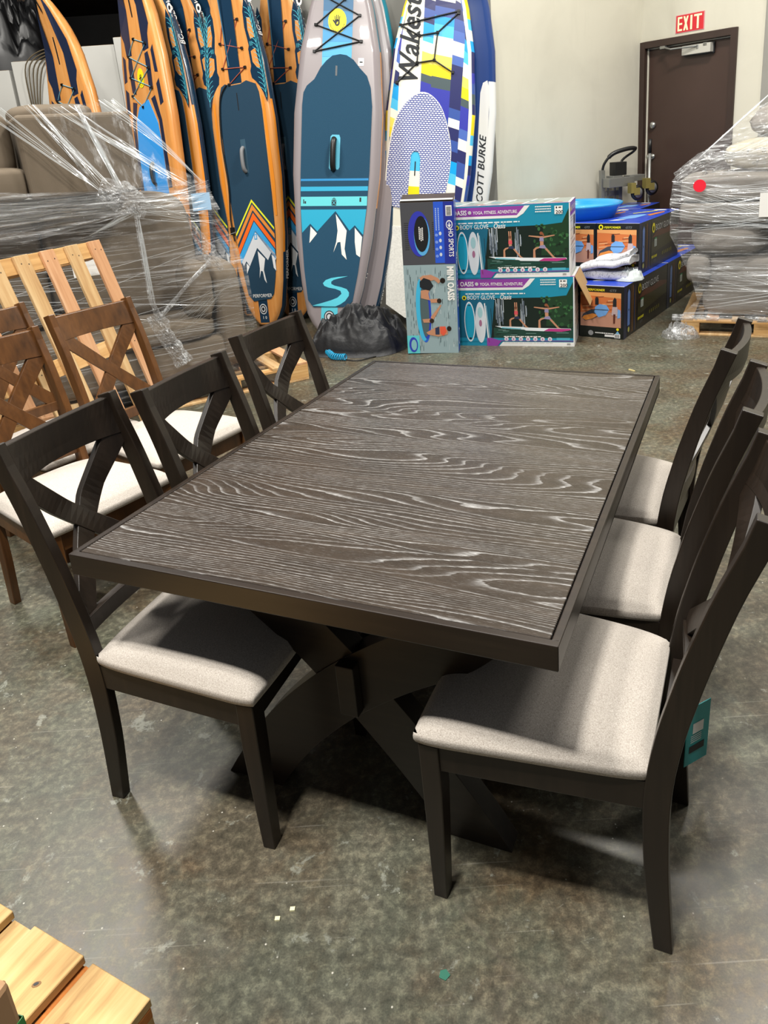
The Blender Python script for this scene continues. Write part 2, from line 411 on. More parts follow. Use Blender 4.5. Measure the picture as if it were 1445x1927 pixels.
Mk = EM @ Matrix.Translation((.145, -.03, 1.294)); b.lathe([(0, -.028), (.02, -.02), (.028, 0), (.02, .02), (0, .028)], M_steel, 16, True, Mk); b.build('door_knob', dr)
b = MB(); b.box(.505, .82, -.03, .04, 2.232, 2.315, mat('closer_cover', '#c3c1b8', .35, metal=.3), EM); b.box(.495, .83, .02, .041, 2.222, 2.322, M_blackp, EM)
cl = b.build('door_closer', dr, bevel=.004)
b = MB(); P_ = lambda x, y, z: EM @ Vector((x, y, z))
b.tube([P_(.68, -.02, 2.275), P_(.68, -.02, 2.31)], .016, M_alu, 10); b.tube([P_(.68, -.04, 2.30), P_(.42, -.09, 2.30)], .009, M_alu, 6); b.tube([P_(.42, -.09, 2.30), P_(.30, -.03, 2.33)], .009, M_alu, 6)
b.box(.26, .32, -.045, .0, 2.32, 2.345, M_alu, EM); b.box(.74, .78, -.03, .03, 2.29, 2.32, M_alu, EM); b.build('closer_arm', dr)
# exit sign
M_red = mat('sign_red', '#c8202c', .45); M_glow = mat('sign_letters', '#efe9c0', .5); M_rim = mat('sign_rim', '#cf7f86', .5)
es = MB(); SM = frame(EM @ Vector((.408, -.004, 2.44)), EM.to_3x3() @ Vector((1, 0, 0)), Vector((0, 0, 1))) @ Matrix.Diagonal((1, .68, 1, 1))
es.box(0, .318, 0, .235, -.008, 0, M_rim, SM); es.rect(.008, .31, .008, .227, M_red, .001, SM)
def blockE(x): es.rect(x, x+.018, .025, .21, M_glow, .0025, SM); [es.rect(x+.018, x+.052, y, y+.026, M_glow, .0025, SM) for y in (.025, .104, .184)]
blockE(.024)
es.poly([(.088,.025),(.108,.025),(.146,.21),(.126,.21)], M_glow, .0025, SM); es.poly([(.126,.025),(.146,.025),(.108,.21),(.088,.21)], M_glow, .003, SM)
es.rect(.166, .188, .025, .21, M_glow, .0025, SM); es.rect(.206, .292, .184, .21, M_glow, .0025, SM); es.rect(.238, .26, .025, .184, M_glow, .0025, SM)
tag(es.build('exit_sign'), 'red and cream EXIT sign on the wall above the brown door', 'sign')

# ------------------------------------------------------------------ table
TO = (-.8732, 1.5475, 0); TYAW = -.4011; TW, TL, TH = 1.1455, 1.5909, .76
tb = thing('dining_table', 'dark oak trestle dining table with white limed grain, at the middle of the floor', 'table', TO, TYAW)
b = MB(); g_ = .019
b.box(g_, TW-g_, g_, TL-g_, TH-.02, TH, M_oak); b.build('tabletop', tb, bevel=.0012, seg=1)
b = MB(); fr = [(0, 0, TW, g_-.0035), (0, TL-g_+.0035, TW, TL)]
b.box(0, TW, 0, g_-.003, TH-.0537, TH+.0005, M_darkx); b.box(0, TW, TL-g_+.003, TL, TH-.0537, TH+.0005, M_darkx)
b.box(0, g_-.003, g_-.003, TL-g_+.003, TH-.0537, TH+.0005, M_darkx); b.box(TW-g_+.003, TW, g_-.003, TL-g_+.003, TH-.0537, TH+.0005, M_darkx)
b.box(g_-.003, TW-g_+.003, g_-.003, TL-g_+.003, TH-.04, TH-.02, M_blackp)
b.build('edge_frame', tb, bevel=.0022)
def arm_poly(cl, w):
    c = smooth_curve([(x, z, 0) for x, z in cl], 7); L_, R_ = [], []
    for i, p in enumerate(c):
        t = (c[min(i+1, len(c)-1)] - c[max(i-1, 0)]).normalized(); nn = Vector((-t.y, t.x, 0))
        L_.append(p + nn * w/2); R_.append(p - nn * w/2)
    out = [(p.x, p.y) for p in L_] + [(p.x, p.y) for p in reversed(R_)]
    return out
def clipz(poly, zmin, zmax):
    def clip(P, keep, inter):
        o = []
        for i in range(len(P)):
            a, c = P[i-1], P[i]
            if keep(c):
                if not keep(a): o.append(inter(a, c))
                o.append(c)
            elif keep(a): o.append(inter(a, c))
        return o
    f = lambda z: (lambda a, c: (a[0] + (c[0]-a[0])*(z-a[1])/(c[1]-a[1]), z))
    P = clip(poly, lambda p: p[1] >= zmin, f(zmin)); return clip(P, lambda p: p[1] <= zmax, f(zmax))
for v, sg in ((.19, 1), (TL - .19 - .065, -1)):
    MX = Matrix(((1,0,0,0),(0,0,-1,v+.065),(0,1,0,0),(0,0,0,1)))   # xy polygon -> xz plane, extruded along y
    a1 = clipz(arm_poly([(.21,-.08),(.285,.04),(.40,.20),(.545,.345),(.70,.46),(.87,.565),(.97,.68),(1.0,.78)], .142), 0, TH-.04)
    a2 = clipz(arm_poly([(.945,-.08),(.875,.04),(.76,.20),(.62,.365),(.49,.50),(.35,.615),(.25,.70),(.2,.78)], .138), 0, TH-.04)
    if sg < 0: a1 = [(TW-x, z) for x, z in a1][::-1]; a2 = [(TW-x, z) for x, z in a2][::-1]
    b = MB(); b.prism(a1, 0, .065, M_darkx, MX); b.build('trestle_arm', tb, bevel=.003)
    b = MB(); b.prism(a2, .004, .061, M_darkx, MX); b.build('trestle_arm', tb, bevel=.003)
    b = MB(); b.box(.2, TW-.2, v+.0, v+.07, TH-.09, TH-.04, M_darkx); b.build('top_batten', tb, bevel=.002)
    b = MB(); b.box(TW/2-.028+.03, TW/2+.02+.03, v-.03 if sg > 0 else v+.065, v if sg > 0 else v+.095, .325, .465, M_darkx); b.build('tenon', tb, bevel=.003)
b = MB(); b.box(TW/2+.0, TW/2+.05, .24, TL-.24, .33, .46, M_darkx); b.build('stretcher', tb, bevel=.003)

# ------------------------------------------------------------------ chairs
def chair(name, label, loc, head, wood, lean, group, bow=.046, WR=.411, WF=.495, DP=.511, H=1.0):
    """origin between the rear feet, facing local +y"""
    rz = head - PI/2
    t = thing(name, label, 'chair', (loc[0], loc[1], 0), rz, group)
    zs = [0,.2,.35,.45,.55,.7,.85,1.0,1.05]
    ry = lambda z: interp(z, zs, [0,.014,.018,.012,-.003,-.038*lean,-.08*lean,-.135*lean,-.155*lean])
    fy = lambda z: ry(z) + interp(z, [0,.2,.4,.7,1.0], [.038,.048,.052,.050,.044])
    def sm(f, z): return (f(z-.03) + f(z) + f(z+.03)) / 3 if .03 < z < H-.03 else f(z)
    hw = WR/2
    for s in (-1, 1):
        b = MB(); rings = []
        for i in range(25):
            z = H * i / 24; a, c = sm(ry, z), sm(fy, z); x0, x1 = s*(hw-.028), s*hw
            if x0 > x1: x0, x1 = x1, x0
            zt = z
            rings.append([(x0, a, zt), (x1, a, zt), (x1, c, zt + (.012 if i == 24 else 0)), (x0, c, zt + (.012 if i == 24 else 0))])
        b.loft(rings, wood, False); b.build('back_post', t, bevel=.0025)
        b = MB(); x1 = s*WF/2; tw = .044; y1 = DP
        b.loft([[(x1-s*.034, y1-.032, 0), (x1, y1-.032, 0), (x1, y1, 0), (x1-s*.034, y1, 0)][::s],
                [(x1-s*tw, y1-tw+.004, .30), (x1+s*.002, y1-tw+.004, .30), (x1+s*.002, y1+.004, .30), (x1-s*tw, y1+.004, .30)][::s],
                [(x1-s*tw, y1-tw+.006, .428), (x1+s*.002, y1-tw+.006, .428), (x1+s*.002, y1+.006, .428), (x1-s*tw, y1+.006, .428)][::s]], wood, False)
        b.build('leg', t, bevel=.0025)
        b = MB(); b.lathe([(0, -.0005), (.012, -.0005), (.012, .004), (0, .004)], M_black, 10, True, Matrix.Translation((x1-s*.017, y1-.016, 0))); b.build('foot_glide', t)
        # side rail
        b = MB(); xa, xb = s*(hw-.004), s*(WF/2-.004)
        P = [(xa-s*.02, .055), (xa, .055), (xb, y1-.03), (xb-s*.02, y1-.03)]
        if s < 0: P = P[::-1]
        b.prism(P, .362, .430, wood); b.build('side_rail', t, bevel=.0015)
    b = MB(); b.box(-WF/2+.04, WF/2-.04, DP-.028, DP-.006, .362, .43, wood); b.build('front_rail', t, bevel=.0015)
    b = MB(); b.box(-hw+.026, hw-.026, .030, .052, .362, .43, wood); b.build('rear_rail', t, bevel=.0015)
    # bowed back surface
    mid = lambda z: (sm(ry, z) + sm(fy, z)) / 2
    bz = lambda z: bow * interp(z, [.50, .54, .66, .78, .88, .92, H], [.3, .45, 1.25, 1.6, 1.15, .85, .15] if lean < 1 or bow < .02 else [.3, .35, .65, .85, 1.05, 1.05, .5])
    by = lambda x, z: mid(z) - bz(z) * (1 - (x/hw)**2)
    b = MB(); rings = []
    for i in range(21):
        x = -hw + .027 + (2*hw - .054) * i / 20
        z0, z1 = H - .108, H - .004
        zb = z0 + .006 * (1 - (x/hw)**2)
        zz_ = [zb, zb+.03, zb+.065, z1]; rings.append([(x, by(x, q_)-.011, q_) for q_ in zz_] + [(x, by(x, q_)+.011, q_) for q_ in zz_[::-1]])
    b.loft(rings, wood, False); rl = b.build('top_rail', t, bevel=.002)
    b = MB(); rings = []
    for i in range(13):
        x = -hw + .027 + (2*hw - .054) * i / 12; yy = mid(.52) - bow*.4*(1-(x/hw)**2)
        rings.append([(x, yy-.011, .495), (x, yy+.011, .495), (x, yy+.011, .54), (x, yy-.011, .54)])
    b.loft(rings, wood, False); b.build('lower_rail', t, bevel=.002)
    for s in (-1, 1):
        b = MB(); rings = []; n = 28
        for i in range(n + 1):
            k = i / n; x = s * (hw - .036) * (1 - 2*k); z = (H - .10) + (.535 - (H - .10)) * k
            x -= 0; dx = -2*s*(hw-.036); dz = .535 - (H-.10); L = math.hypot(dx, dz); nxx, nzz = -dz/L, dx/L
            # gentle curve in the plane of the back
            cv = .020 * math.sin(PI * k) * s; x += 0; w = .026 + .004 * abs(1 - 2*k)
            xa, za, xb_, zb_ = x - nxx*w + 0, z - nzz*w + cv*0, x + nxx*w, z + nzz*w
            yo = by(x, z); d = .0085; off = .001*s
            rings.append([(xa, by(xa, za)-d+off, za), (xb_, by(xb_, zb_)-d+off, zb_), (xb_, by(xb_, zb_)+d+off, zb_), (xa, by(xa, za)+d+off, za)])
        b.loft(rings, wood, False); b.build('cross_slat', t, bevel=.0015)
    # cushion
    b = MB(); y0, y1 = .060, DP + .022; n = 22
    def top(u, v):
        a, c = 2*u-1, 2*v-1
        yy = y0 + (y1-y0)*(v*1.0); yy += (0 if c < 0 else -.010 * a*a*max(0, c)**3)
        hwid = (hw + .004) + (WF/2 + .014 - hw - .004) * v
        xx = a * hwid * (1 - .035 * abs(c)**7)
        e = max(0, (1 - abs(a)**3.4)) ** .48 * max(0, (1 - abs(c)**3.4)) ** .48
        dome = (1 - a*a*.8) * (1 - c*c*.75)
        return (xx, yy, .458 + .040 * e + .010 * dome * e)
    b.grid(top, n*2, n*2, M_fabric)
    # skirt
    ring = [(i/(n*2), 0) for i in range(n*2)] + [(1, i/(n*2)) for i in range(n*2)] + [(1-i/(n*2), 1) for i in range(n*2)] + [(0, 1-i/(n*2)) for i in range(n*2)]
    cx, cy = 0, (y0+y1)/2
    r0 = [Vector(top(*p)) for p in ring]
    mk = lambda k, z: [Vector((cx+(p.x-cx)*k, cy+(p.y-cy)*k, z)) for p in r0]
    b.loft([mk(.965, .4285), mk(.992, .432), mk(1.004, .440), mk(1.006, .449), [Vector((p.x, p.y, .458)) for p in r0]], M_fabric, True)
    b.build('seat_cushion', t, weld=True)
    return t
G1, G2 = 'dark chairs at the dining table', 'walnut chairs behind the dark ones'
DR = dict(wood=M_dark, lean=1.0)
CH = {
 'C': chair('dining_chair', 'dark X-back chair nearest the camera on the right of the table, teal tag behind', (.485, 1.277), rad(156.6), M_dark, 1.02, G1),
 'B': chair('dining_chair', 'dark X-back chair in the middle of the right side of the table', (.662, 1.753), rad(155.1), M_dark, 1.02, G1),
 'A': chair('dining_chair', 'dark X-back chair at the far end of the right side of the table', (.807, 2.223), rad(151.5), M_dark, 1.02, G1),
 'L1': chair('dining_chair', 'dark X-back chair nearest the camera on the left of the table, whole cushion in view', (-.878, 1.787), rad(-17.8), M_dark, .90, G1),
 'L2': chair('dining_chair', 'dark X-back chair in the middle of the left side of the table', (-.67, 2.148), rad(-19.5), M_dark, .87, G1),
 'L3': chair('dining_chair', 'dark X-back chair at the far end of the left side of the table', (-.526, 2.708), rad(-23.7), M_dark, .87, G1),
}
# ------------------------------------------------------------------ walnut chairs
WL = 'walnut X-back chair '
chair('dining_chair', WL + 'nearest the leaning pallet, farthest right of the walnut group', (-1.428, 3.279), rad(-32.9), M_walnut, 1.0, G2, bow=.012)
chair('dining_chair', WL + 'directly behind the nearest dark left chair, pale cushion in view', (-1.608, 2.745), rad(-34.5), M_walnut, 1.0, G2, bow=.012)
chair('dining_chair', WL + 'at the left picture edge, farther back beside the pallet slats', (-1.935, 3.32), rad(-30), M_walnut, 1.0, G2, bow=.012)
chair('dining_chair', WL + 'cut off by the left picture edge, only one leg showing', (-1.90, 2.12), rad(147), M_walnut, 1.0, G2, bow=.012)

# ------------------------------------------------------------------ paddle boards
def hexm(h, rough=.35, **k): return mat('c_' + h.lstrip('#'), h, rough, **k)
NAVY, TEAL, CYAN, SKY, CREAM = hexm('#1c4158', .4), hexm('#14788c', .3), hexm('#57c3d6', .4), hexm('#2aa0c8', .4), hexm('#e9e6dc', .4)
PADN = mat('navy_foam_pad', '#1b445d', .75, bump=.35, bscale=260, spec=.25); PADD = mat('dark_navy_foam_pad', '#1d3b50', .75, bump=.35, bscale=260, spec=.25)
M_bamboo = wood_mat('bamboo_print', '#c27a3a', '#d2904d', '#dda263', .28, 'Y', .6, spec=.5, bumpy=0)
M_orange = hexm('#e08a2c', .3); M_hullgrey = mat('board_grey', '#8e8688', .3, coat=.3); M_hullnavy = mat('board_navy', '#16324a', .25, coat=.3); M_hulldark = mat('board_dark_navy', '#232c44', .3)
M_yel = hexm('#f0e11c', .4); M_ink = hexm('#151a20', .5); M_lime = hexm('#e3e52c', .45)
OUT_T = [0,.006,.02,.05,.12,.25,.4,.55,.7,.8,.88,.94,.98,1.0]; OUT_W = [.10,.125,.17,.225,.28,.345,.385,.388,.345,.275,.19,.11,.045,.004]
def board_matrix(F, T, a):
    F = Vector(F); l = (Vector(T) - F).normalized(); u = Vector((math.cos(rad(a)), math.sin(rad(a)), 0)); u = (u - l * u.dot(l)).normalized()
    M = Matrix((u, l, u.cross(l))).transposed().to_4x4(); M.translation = F; return M
def rocker(o, L):
    for v in o.data.vertices:
        k = (v.co.y - L * .80) / (L * .2)
        if k > 0: v.co.z += .16 * k * k
def board(name, label, F, T, a, L, sc, h, deck, rail, lower, group, edge=False):
    """hull lofted along y; deck/rail/lower are material pickers by station"""
    root = thing(name, label, 'paddle board', group=group); root.matrix_world = board_matrix(F, T, a)
    b = MB(); N = 46; K = 5; rings = []; ts = []
    for i in range(N + 1):
        k = i / N; k = k * k * .35 + k * .65 if k < .5 else k - (.125 - .0625) * 0 - (k * (1-k)) * .35 * 1
        ts.append(k)
    ts = sorted(set([round(x, 5) for x in ([i / 40 for i in range(41)] + [.004, .012, .04, .985, .993])]))
    for t in ts:
        w = max(.004, interp(t, OUT_T, OUT_W) * sc); hh = min(h, w * .8) * (1 if t < .9 else max(.25, 1 - (t-.9)*5)) ; y = t * L; ring = []
        wi = max(.001, w - hh)
        for kk in range(2*K + 1):
            an = PI/2 - PI * kk / (2*K); ring.append((wi + hh * math.cos(an), y, hh * math.sin(an)))
        for kk in range(2*K + 1):
            an = -PI/2 - PI * kk / (2*K); ring.append((-wi + hh * math.cos(an), y, hh * math.sin(an)))
        rings.append(ring)
    n = len(rings[0]); vs = [p for r in rings for p in r]
    groups = {}
    for i in range(len(rings) - 1):
        t = ts[i]
        for k in range(n):
            f = (i*n+(k+1) % n, i*n+k, (i+1)*n+k, (i+1)*n+(k+1) % n)
            if edge and k < 3: m = rail(t, True, k)
            elif k == n - 1: m = deck(t)
            elif k < 2 or k >= n - 3: m = deck(t)
            elif k in (2, 3, 4, 5, 6, 7) or k in range(n-9, n-3): m = rail(t, k < n/2, k)
            else: m = lower(t)
            groups.setdefault(m, []).append(f)
    base = len(b.v)
    for v in vs: b.v.append(Vector(v))
    for m, fs in groups.items():
        k = b.mi(m)
        for f in fs: b.f.append(list(f)); b.fm.append(k); b.sm.append(True)
    b.f.append(list(range(n))); b.fm.append(b.mi(lower(0))); b.sm.append(False)
    return root, b
def cords(root, pts, z, r, m, L, name='bungee_cord'):
    b = MB(); P = []
    for i in range(len(pts) - 1):
        a, c = Vector(pts[i]), Vector(pts[i+1])
        b.tube([(a.x, a.y, z), ((a.x+c.x)/2, (a.y+c.y)/2, z + .003), (c.x, c.y, z)], r, m, 6)
    for x, y in pts: b.box(x-.012, x+.012, y-.010, y+.010, z-.006, z+.010, M_black)
    return b.build(name, root)
def hand_logo(b, x, y, rx, ry, z, rim=True):
    b.disc(x, y, rx, M_yel, z, ry=ry)
    s = rx / .07
    b.disc(x, y-.012*s, .019*s, M_ink, z+.0006, ry=.024*s)
    for dx, l in ((-.015, .034), (-.005, .043), (.005, .042), (.014, .034)): b.poly([(x+dx*s-.0035*s, y), (x+dx*s+.0035*s, y), (x+dx*1.25*s+.003*s, y+l*s), (x+dx*1.25*s-.003*s, y+l*s)], M_ink, z+.0006)
    b.poly([(x-.018*s, y-.02*s), (x-.036*s, y+.004*s), (x-.030*s, y+.010*s), (x-.012*s, y-.006*s)], M_ink, z+.0007)
    b.poly([(x-.006*s,y-.024*s),(x+.006*s,y-.02*s),(x+.008*s,y-.004*s),(x-.002*s,y-.008*s)], M_yel, z+.0012)
    if rim:
        for i in range(14):
            a = PI + .35 + i * (PI - .7) / 13; cx, cy = x + rx*.8*math.cos(a), y + ry*.8*math.sin(a)
            b.rect(cx-.002*s, cx+.002*s, cy-.005*s, cy+.005*s, M_ink, z+.0006)
def handle(root, x, y, z, L=.23, m=None, w=.032):
    b = MB(); pts = smooth_curve([(x, y-L/2, z), (x, y-L*.36, z+.028), (x, y, z+.036), (x, y+L*.36, z+.028), (x, y+L/2, z)], 4)
    b.tube(pts, [w*.4] + [w*.5]*(len(pts)-2) + [w*.4], m or M_black, 8); return b.build('carry_handle', root)
BG_ = 'paddle boards leaning on the grey wall'

# --- grey board
GP = ((-.9, 6.56, .03), (-.567, 7.01, 2.76), -8)
L = 3.4; h = .065
wood_or = lambda t: M_bamboo if .30 < t < .70 else (M_hullnavy if t <= .30 else TEAL)
root, b = board('paddle_board', 'grey inflatable paddle board with navy mountain pad and light blue road, facing front', *GP, L, 1.0, h,
    lambda t: M_hullgrey, lambda t, r, k: (M_hullgrey if k in (2, 3) or k > 12 else wood_or(t)), lambda t: wood_or(t), BG_)
z = h + .0012
for i in range(6):
    y0 = 2.20 + i * .12; b.rect(-.14, .112, y0, y0+.122, hexm(['#56b0dc', '#4aa6d8', '#3f92c4', '#3a7fac', '#35668c', '#2f5578'][i]), z)
b.rect(-.083, .064, .0+.02, .24, CYAN, z)
b.disc(-.009, .154, .048, M_ink, z+.001, ry=.055); b.disc(-.009, .154, .040, hexm('#c9ccd0'), z+.0018, ry=.046); b.disc(-.009, .154, .030, M_ink, z+.0024, ry=.034); b.disc(-.009, .154, .020, hexm('#c9ccd0'), z+.003, ry=.023)
b.poly([(-.045,.10),(.028,.10),(.02,.03),(-.035,.03)], M_ink, z+.0008); b.text('1  0', -.03, .06, .04, M_white, z+.002)
for s, x in ((1, .19), ): b.rect(x-.02, x+.028, 2.255, 2.315, M_white, z); b.rect(x-.008, x+.018, 2.278, 2.288, M_ink, z+.0008)
Mside = Matrix(((0, 0, 1, .386), (1, 0, 0, 0), (0, 1, 0, -.016), (0, 0, 0, 1)))
hull = None
hand_logo(b, -.019, 2.603, .078, .098, z+.0008)
def sidetext(b, txt, y, L, sc, size, zoff=-.02, m=None):
    w0 = interp(y/L, OUT_T, OUT_W)*sc; w1 = interp((y+.45)/L, OUT_T, OUT_W)*sc
    xd = Vector((w1-w0, .45, 0)).normalized(); o = Vector((w0+.0035, y, zoff))
    M = frame(o, xd, Vector((0, 0, 1))); b.text(txt, 0, 0, size, m or M_white, .002, M, bold=.0006)
sidetext(b, 'PERFORMER 11', .12, L, 1.0, .068)
o = b.build('hull', root); rocker(o, L)
b = MB(); PT = .006
padout = [(-.155,.232),(.150,.250),(.195,.30),(.235,.55),(.266,.85),(.290,1.1),(.301,1.4),(.303,1.93),(.285,2.08),(.249,2.175),(.187,2.235),(.13,2.30),(.07,2.335),(.016,2.342),(-.05,2.33),(-.10,2.29),(-.149,2.235),(-.20,2.14),(-.265,2.085),(-.292,2.03),(-.301,1.93),(-.300,1.36),(-.293,1.1),(-.274,.825),(-.245,.55),(-.205,.29)]
b.prism(padout, h, h+PT, PADN); z = h + PT + .0008
def band(y0, y1, m, s=.0): 
    x0 = interp(y0, [.8,1.1,1.4], [.272,.291,.299]); b.poly([(-x0, y0-.008), (x0, y0+.02+s), (x0, y1+.02+s), (-x0, y1-.008)], m, z)
band(1.31, 1.328, hexm('#2a86c0')); band(1.225, 1.262, hexm('#2fa3c9')); band(1.10, 1.178, hexm('#62cad2'))
b.poly([(-.289,1.062),(.288,1.09),(.268,.874),(.192,.951),(.147,.904),(.018,1.063),(-.138,.885),(-.202,.947),(-.272,.867)], hexm('#27a1c3'), z)
b.poly([(.021,1.038),(.122,.903),(.109,.748),(.131,.656),(.086,.699),(.070,.805),(.045,.80),(.011,.713),(.033,.804),(.042,.899)], CREAM, z)
b.poly([(-.199,.924),(-.14,.867),(-.205,.782)], CREAM, z); b.poly([(.193,.93),(.26,.856),(.248,.683),(.214,.705),(.197,.811)], CREAM, z)
rl = [(.148,.516),(.06,.505),(-.001,.492),(-.05,.472),(-.075,.443),(-.06,.42),(-.023,.408),(.04,.40),(.085,.385),(.095,.36),(.06,.325),(.005,.30),(-.08,.27),(-.163,.243)]
rr = [(.148,.516),(.06,.49),(.02,.477),(.0,.46),(.001,.441),(.03,.428),(.09,.418),(.14,.404),(.162,.375),(.161,.347),(.13,.30),(.09,.27),(.045,.247),(-.05,.243)]
for i in range(len(rl)-1): b.poly([rl[i], rr[i], rr[i+1], rl[i+1]], CYAN, z)
b.rect(-.27, -.262, 1.115, 1.15, M_ink, z+.0006); b.rect(-.258, -.245, 1.115, 1.135, M_ink, z+.0006); b.rect(.225, .24, 1.15, 1.185, M_ink, z+.0006)
b.rect(-.018, .022, 1.11, 1.155, M_ink, z+.0006); b.rect(-.014, .018, 1.16, 1.166, M_ink, z+.0006); b.rect(-.006, .010, 1.17, 1.174, M_ink, z+.0006); b.line([(-.012,1.117),(.016,1.148)], .004, CYAN, z+.001); b.line([(.016,1.117),(-.012,1.148)], .004, CYAN, z+.001)
b.rect(-.021, -.005, 2.17, 2.25, hexm('#555a5e'), z)
b.poly([(-.052,1.42),(-.04,1.405),(.03,1.41),(.04,1.43),(.040,1.67),(.03,1.695),(-.03,1.695),(-.045,1.68)], hexm('#5cb5cf'), z)
b.build('deck_pad', root)
handle(root, -.012, 1.535, h+PT, .26, w=.05)
cords(root, [(-.20,2.57),(.19,2.445),(-.207,2.36),(.171,2.647),(-.15,2.80),(.16,2.93)], h+.005, .0055, M_black, L); cords(root, [(-.20,2.57),(.04,2.77)], h+.005, .0055, M_black, L)
cords(root, [(-.207,2.36),(.191,2.445)], h+.006, .0055, M_black, L)

# --- board behind the grey one: only its right rail shows
root, b = board('paddle_board', 'teal-railed paddle board hidden behind the grey one, only its right rail showing', (-.71, 6.75, .03), (-.46, 7.20, 2.78), -8, 3.4, 1.0, .065,
    lambda t: M_hullgrey, lambda t, r, k: (TEAL if t > .62 else (M_bamboo if t > .40 else M_hullnavy)), lambda t: (TEAL if t > .62 else M_hullnavy), BG_)
sidetext(b, 'PERFORMER', .22, 3.4, 1.0, .068)
rocker(b.build('hull', root), 3.4)

# --- bamboo boards with navy pad
def bamboo_board(label, F, T, a, full, L=3.35):
    h = .065
    root, b = board('paddle_board', label, F, T, a, L, .92, h, lambda t: M_bamboo,
        lambda t, r, k: ((M_bamboo if k == 2 or k > 17 else (M_orange if (.18 < t < .60 and k == 3) else M_hullnavy))), lambda t: M_hullnavy, BG_)
    z = h + .0012
    b.poly([(-.066,2.18),(.066,2.18),(.07,2.9),(.05,3.2),(-.05,3.2),(-.07,2.9)], M_hullnavy, z)
    b.poly([(-.055,2.30),(-.045,2.30),(-.045,3.1),(-.055,3.1)], hexm('#44708a'), z+.001)
    # navy shoulder with angular bamboo windows and fern lines
    for s in (1, -1):
        sh = [(.165,2.75),(.20,2.86),(.245,2.75),(.285,2.60),(.315,2.40),(.330,2.20),(.335,2.05),(.318,1.98),(.29,2.06),(.26,2.12),(.22,2.17),(.185,2.20),(.175,2.26),(.19,2.30),(.18,2.44),(.19,2.47),(.165,2.62)]
        b.poly([(s*x, y) for x, y in sh], M_hullnavy, z)
        for wdw in ([(.20,2.70),(.235,2.69),(.262,2.53),(.215,2.52),(.196,2.60)], [(.205,2.42),(.255,2.44),(.285,2.27),(.25,2.28),(.212,2.33)]):
            b.poly([(s*x, y) for x, y in wdw], M_bamboo, z+.001)
        for i in range(3): b.line([(s*(.205+i*.012), 2.465), (s*(.203+i*.012), 2.50)], .0035, CYAN, z+.001)
        for i in range(17):
            y0 = 2.06 + i * .042; x0 = interp(y0, [2.0, 2.3, 2.75], [.318, .300, .235])
            b.line([(s*x0, y0), (s*(x0-.022), y0+.035), (s*(x0-.055), y0+.055)], .0035, CYAN, z+.0015)
            b.line([(s*x0, y0), (s*(x0+.016), y0+.05), (s*(x0+.018), y0+.085)], .0032, CYAN, z+.0015)
        b.line([(s*interp(y, [2.0, 2.3, 2.75], [.318, .300, .235]), y) for y in (2.02, 2.2, 2.4, 2.6, 2.78)], .004, CYAN, z+.0015)
        b.poly([(s*.262,2.05),(s*.285,2.03),(s*.300,1.3),(s*.282,1.0),(s*.262,1.0)], M_orange, z)
    b.rect(-.05, .055, .02, .25, M_hullnavy, z)
    b.disc(.0, .15, .042, hexm('#c9ccd0'), z+.001, ry=.05); b.disc(0, .15, .034, M_ink, z+.0016, ry=.04); b.disc(0, .15, .024, hexm('#c9ccd0'), z+.0022, ry=.028); b.disc(0, .15, .014, M_ink, z+.0028, ry=.017); b.text('1 0', -.02, .055, .04, M_white, z+.001)
    hand_logo(b, .011, 2.40, .055, .10, z+.002)
    b.disc(.262, 2.85, .03, M_white, z+.002, ry=.04); b.disc(.262, 2.85, .014, M_ink, z+.0026, ry=.018)
    sidetext(b, 'PERFORMER', .42, L, .92, .05)
    sidetext(b, 'BODY GLOVE', 2.55, L, .92, .075, -.03)
    rocker(b.build('hull', root), L)
    b = MB(); P = [(-.095,.227),(.105,.246),(.145,.29),(.185,.45),(.216,.624),(.240,.85),(.250,1.2),(.252,1.93),(.24,2.08),(.215,2.15),(.165,2.17),(.12,2.19),(.05,2.17),(-.05,2.17),(-.12,2.19),(-.165,2.17),(-.20,2.08),(-.225,1.93),(-.225,1.2),(-.21,.88),(-.185,.569),(-.15,.29)]
    b.prism(P, h, h+.006, PADD); zz = h + .0068
    def xe(y): return interp(y, [.3,.5,.7,.9,1.2], [.145,.19,.222,.24,.249]), interp(y, [.3,.5,.7,.9,1.2], [-.155,-.18,-.195,-.208,-.222])
    if full:
        def chev(apex, drop, th, m, dz=0):
            # V band with apex height, edges at the pad border
            yl = apex - drop; xr, xl = xe(yl)[0], xe(yl)[1]
            b.poly([(xl, yl-.0), (.018, apex), (xr, yl+.03), (xr-.002, yl+.03-th), (.018, apex-th*1.15), (xl+.002, yl-th)], m, zz+dz)
        chev(1.166, .30, .022, M_lime); chev(1.12, .31, .045, hexm('#df8a3a')); chev(1.045, .315, .058, hexm('#ee6a25')); chev(.965, .30, .085, hexm('#3aa0dc'))
        b.poly([(-.178,.60),(.019,.885),(.214,.655),(.222,.62),(.211,.60),(.171,.672),(.125,.604),(.018,.724),(-.092,.558),(-.125,.608),(-.16,.561)], hexm('#cfd3d8'), zz)
        b.poly([(.019,.694),(.093,.619),(.064,.516),(.081,.391),(.059,.425),(.050,.504),(.030,.51),(.004,.441),(.021,.532)], hexm('#dfe1e2'), zz)
        b.poly([(-.125,.59),(-.095,.555),(-.135,.49)], hexm('#dfe1e2'), zz); b.poly([(.171,.655),(.205,.62),(.205,.50),(.180,.53)], hexm('#dfe1e2'), zz)
        b.rect(.0, .032, .80, .85, hexm('#3aa0dc'), zz+.0008); b.rect(.008, .024, .808, .842, hexm('#cfd3d8'), zz+.0014)
        b.text('PERFORMER', -.10, .262, .046, M_white, zz, sx=.9)
    b.rect(-.004, .006, 1.95, 2.10, M_ink, zz); b.rect(-.025, .03, 1.40, 1.70, hexm('#3a5668'), zz-.0003)
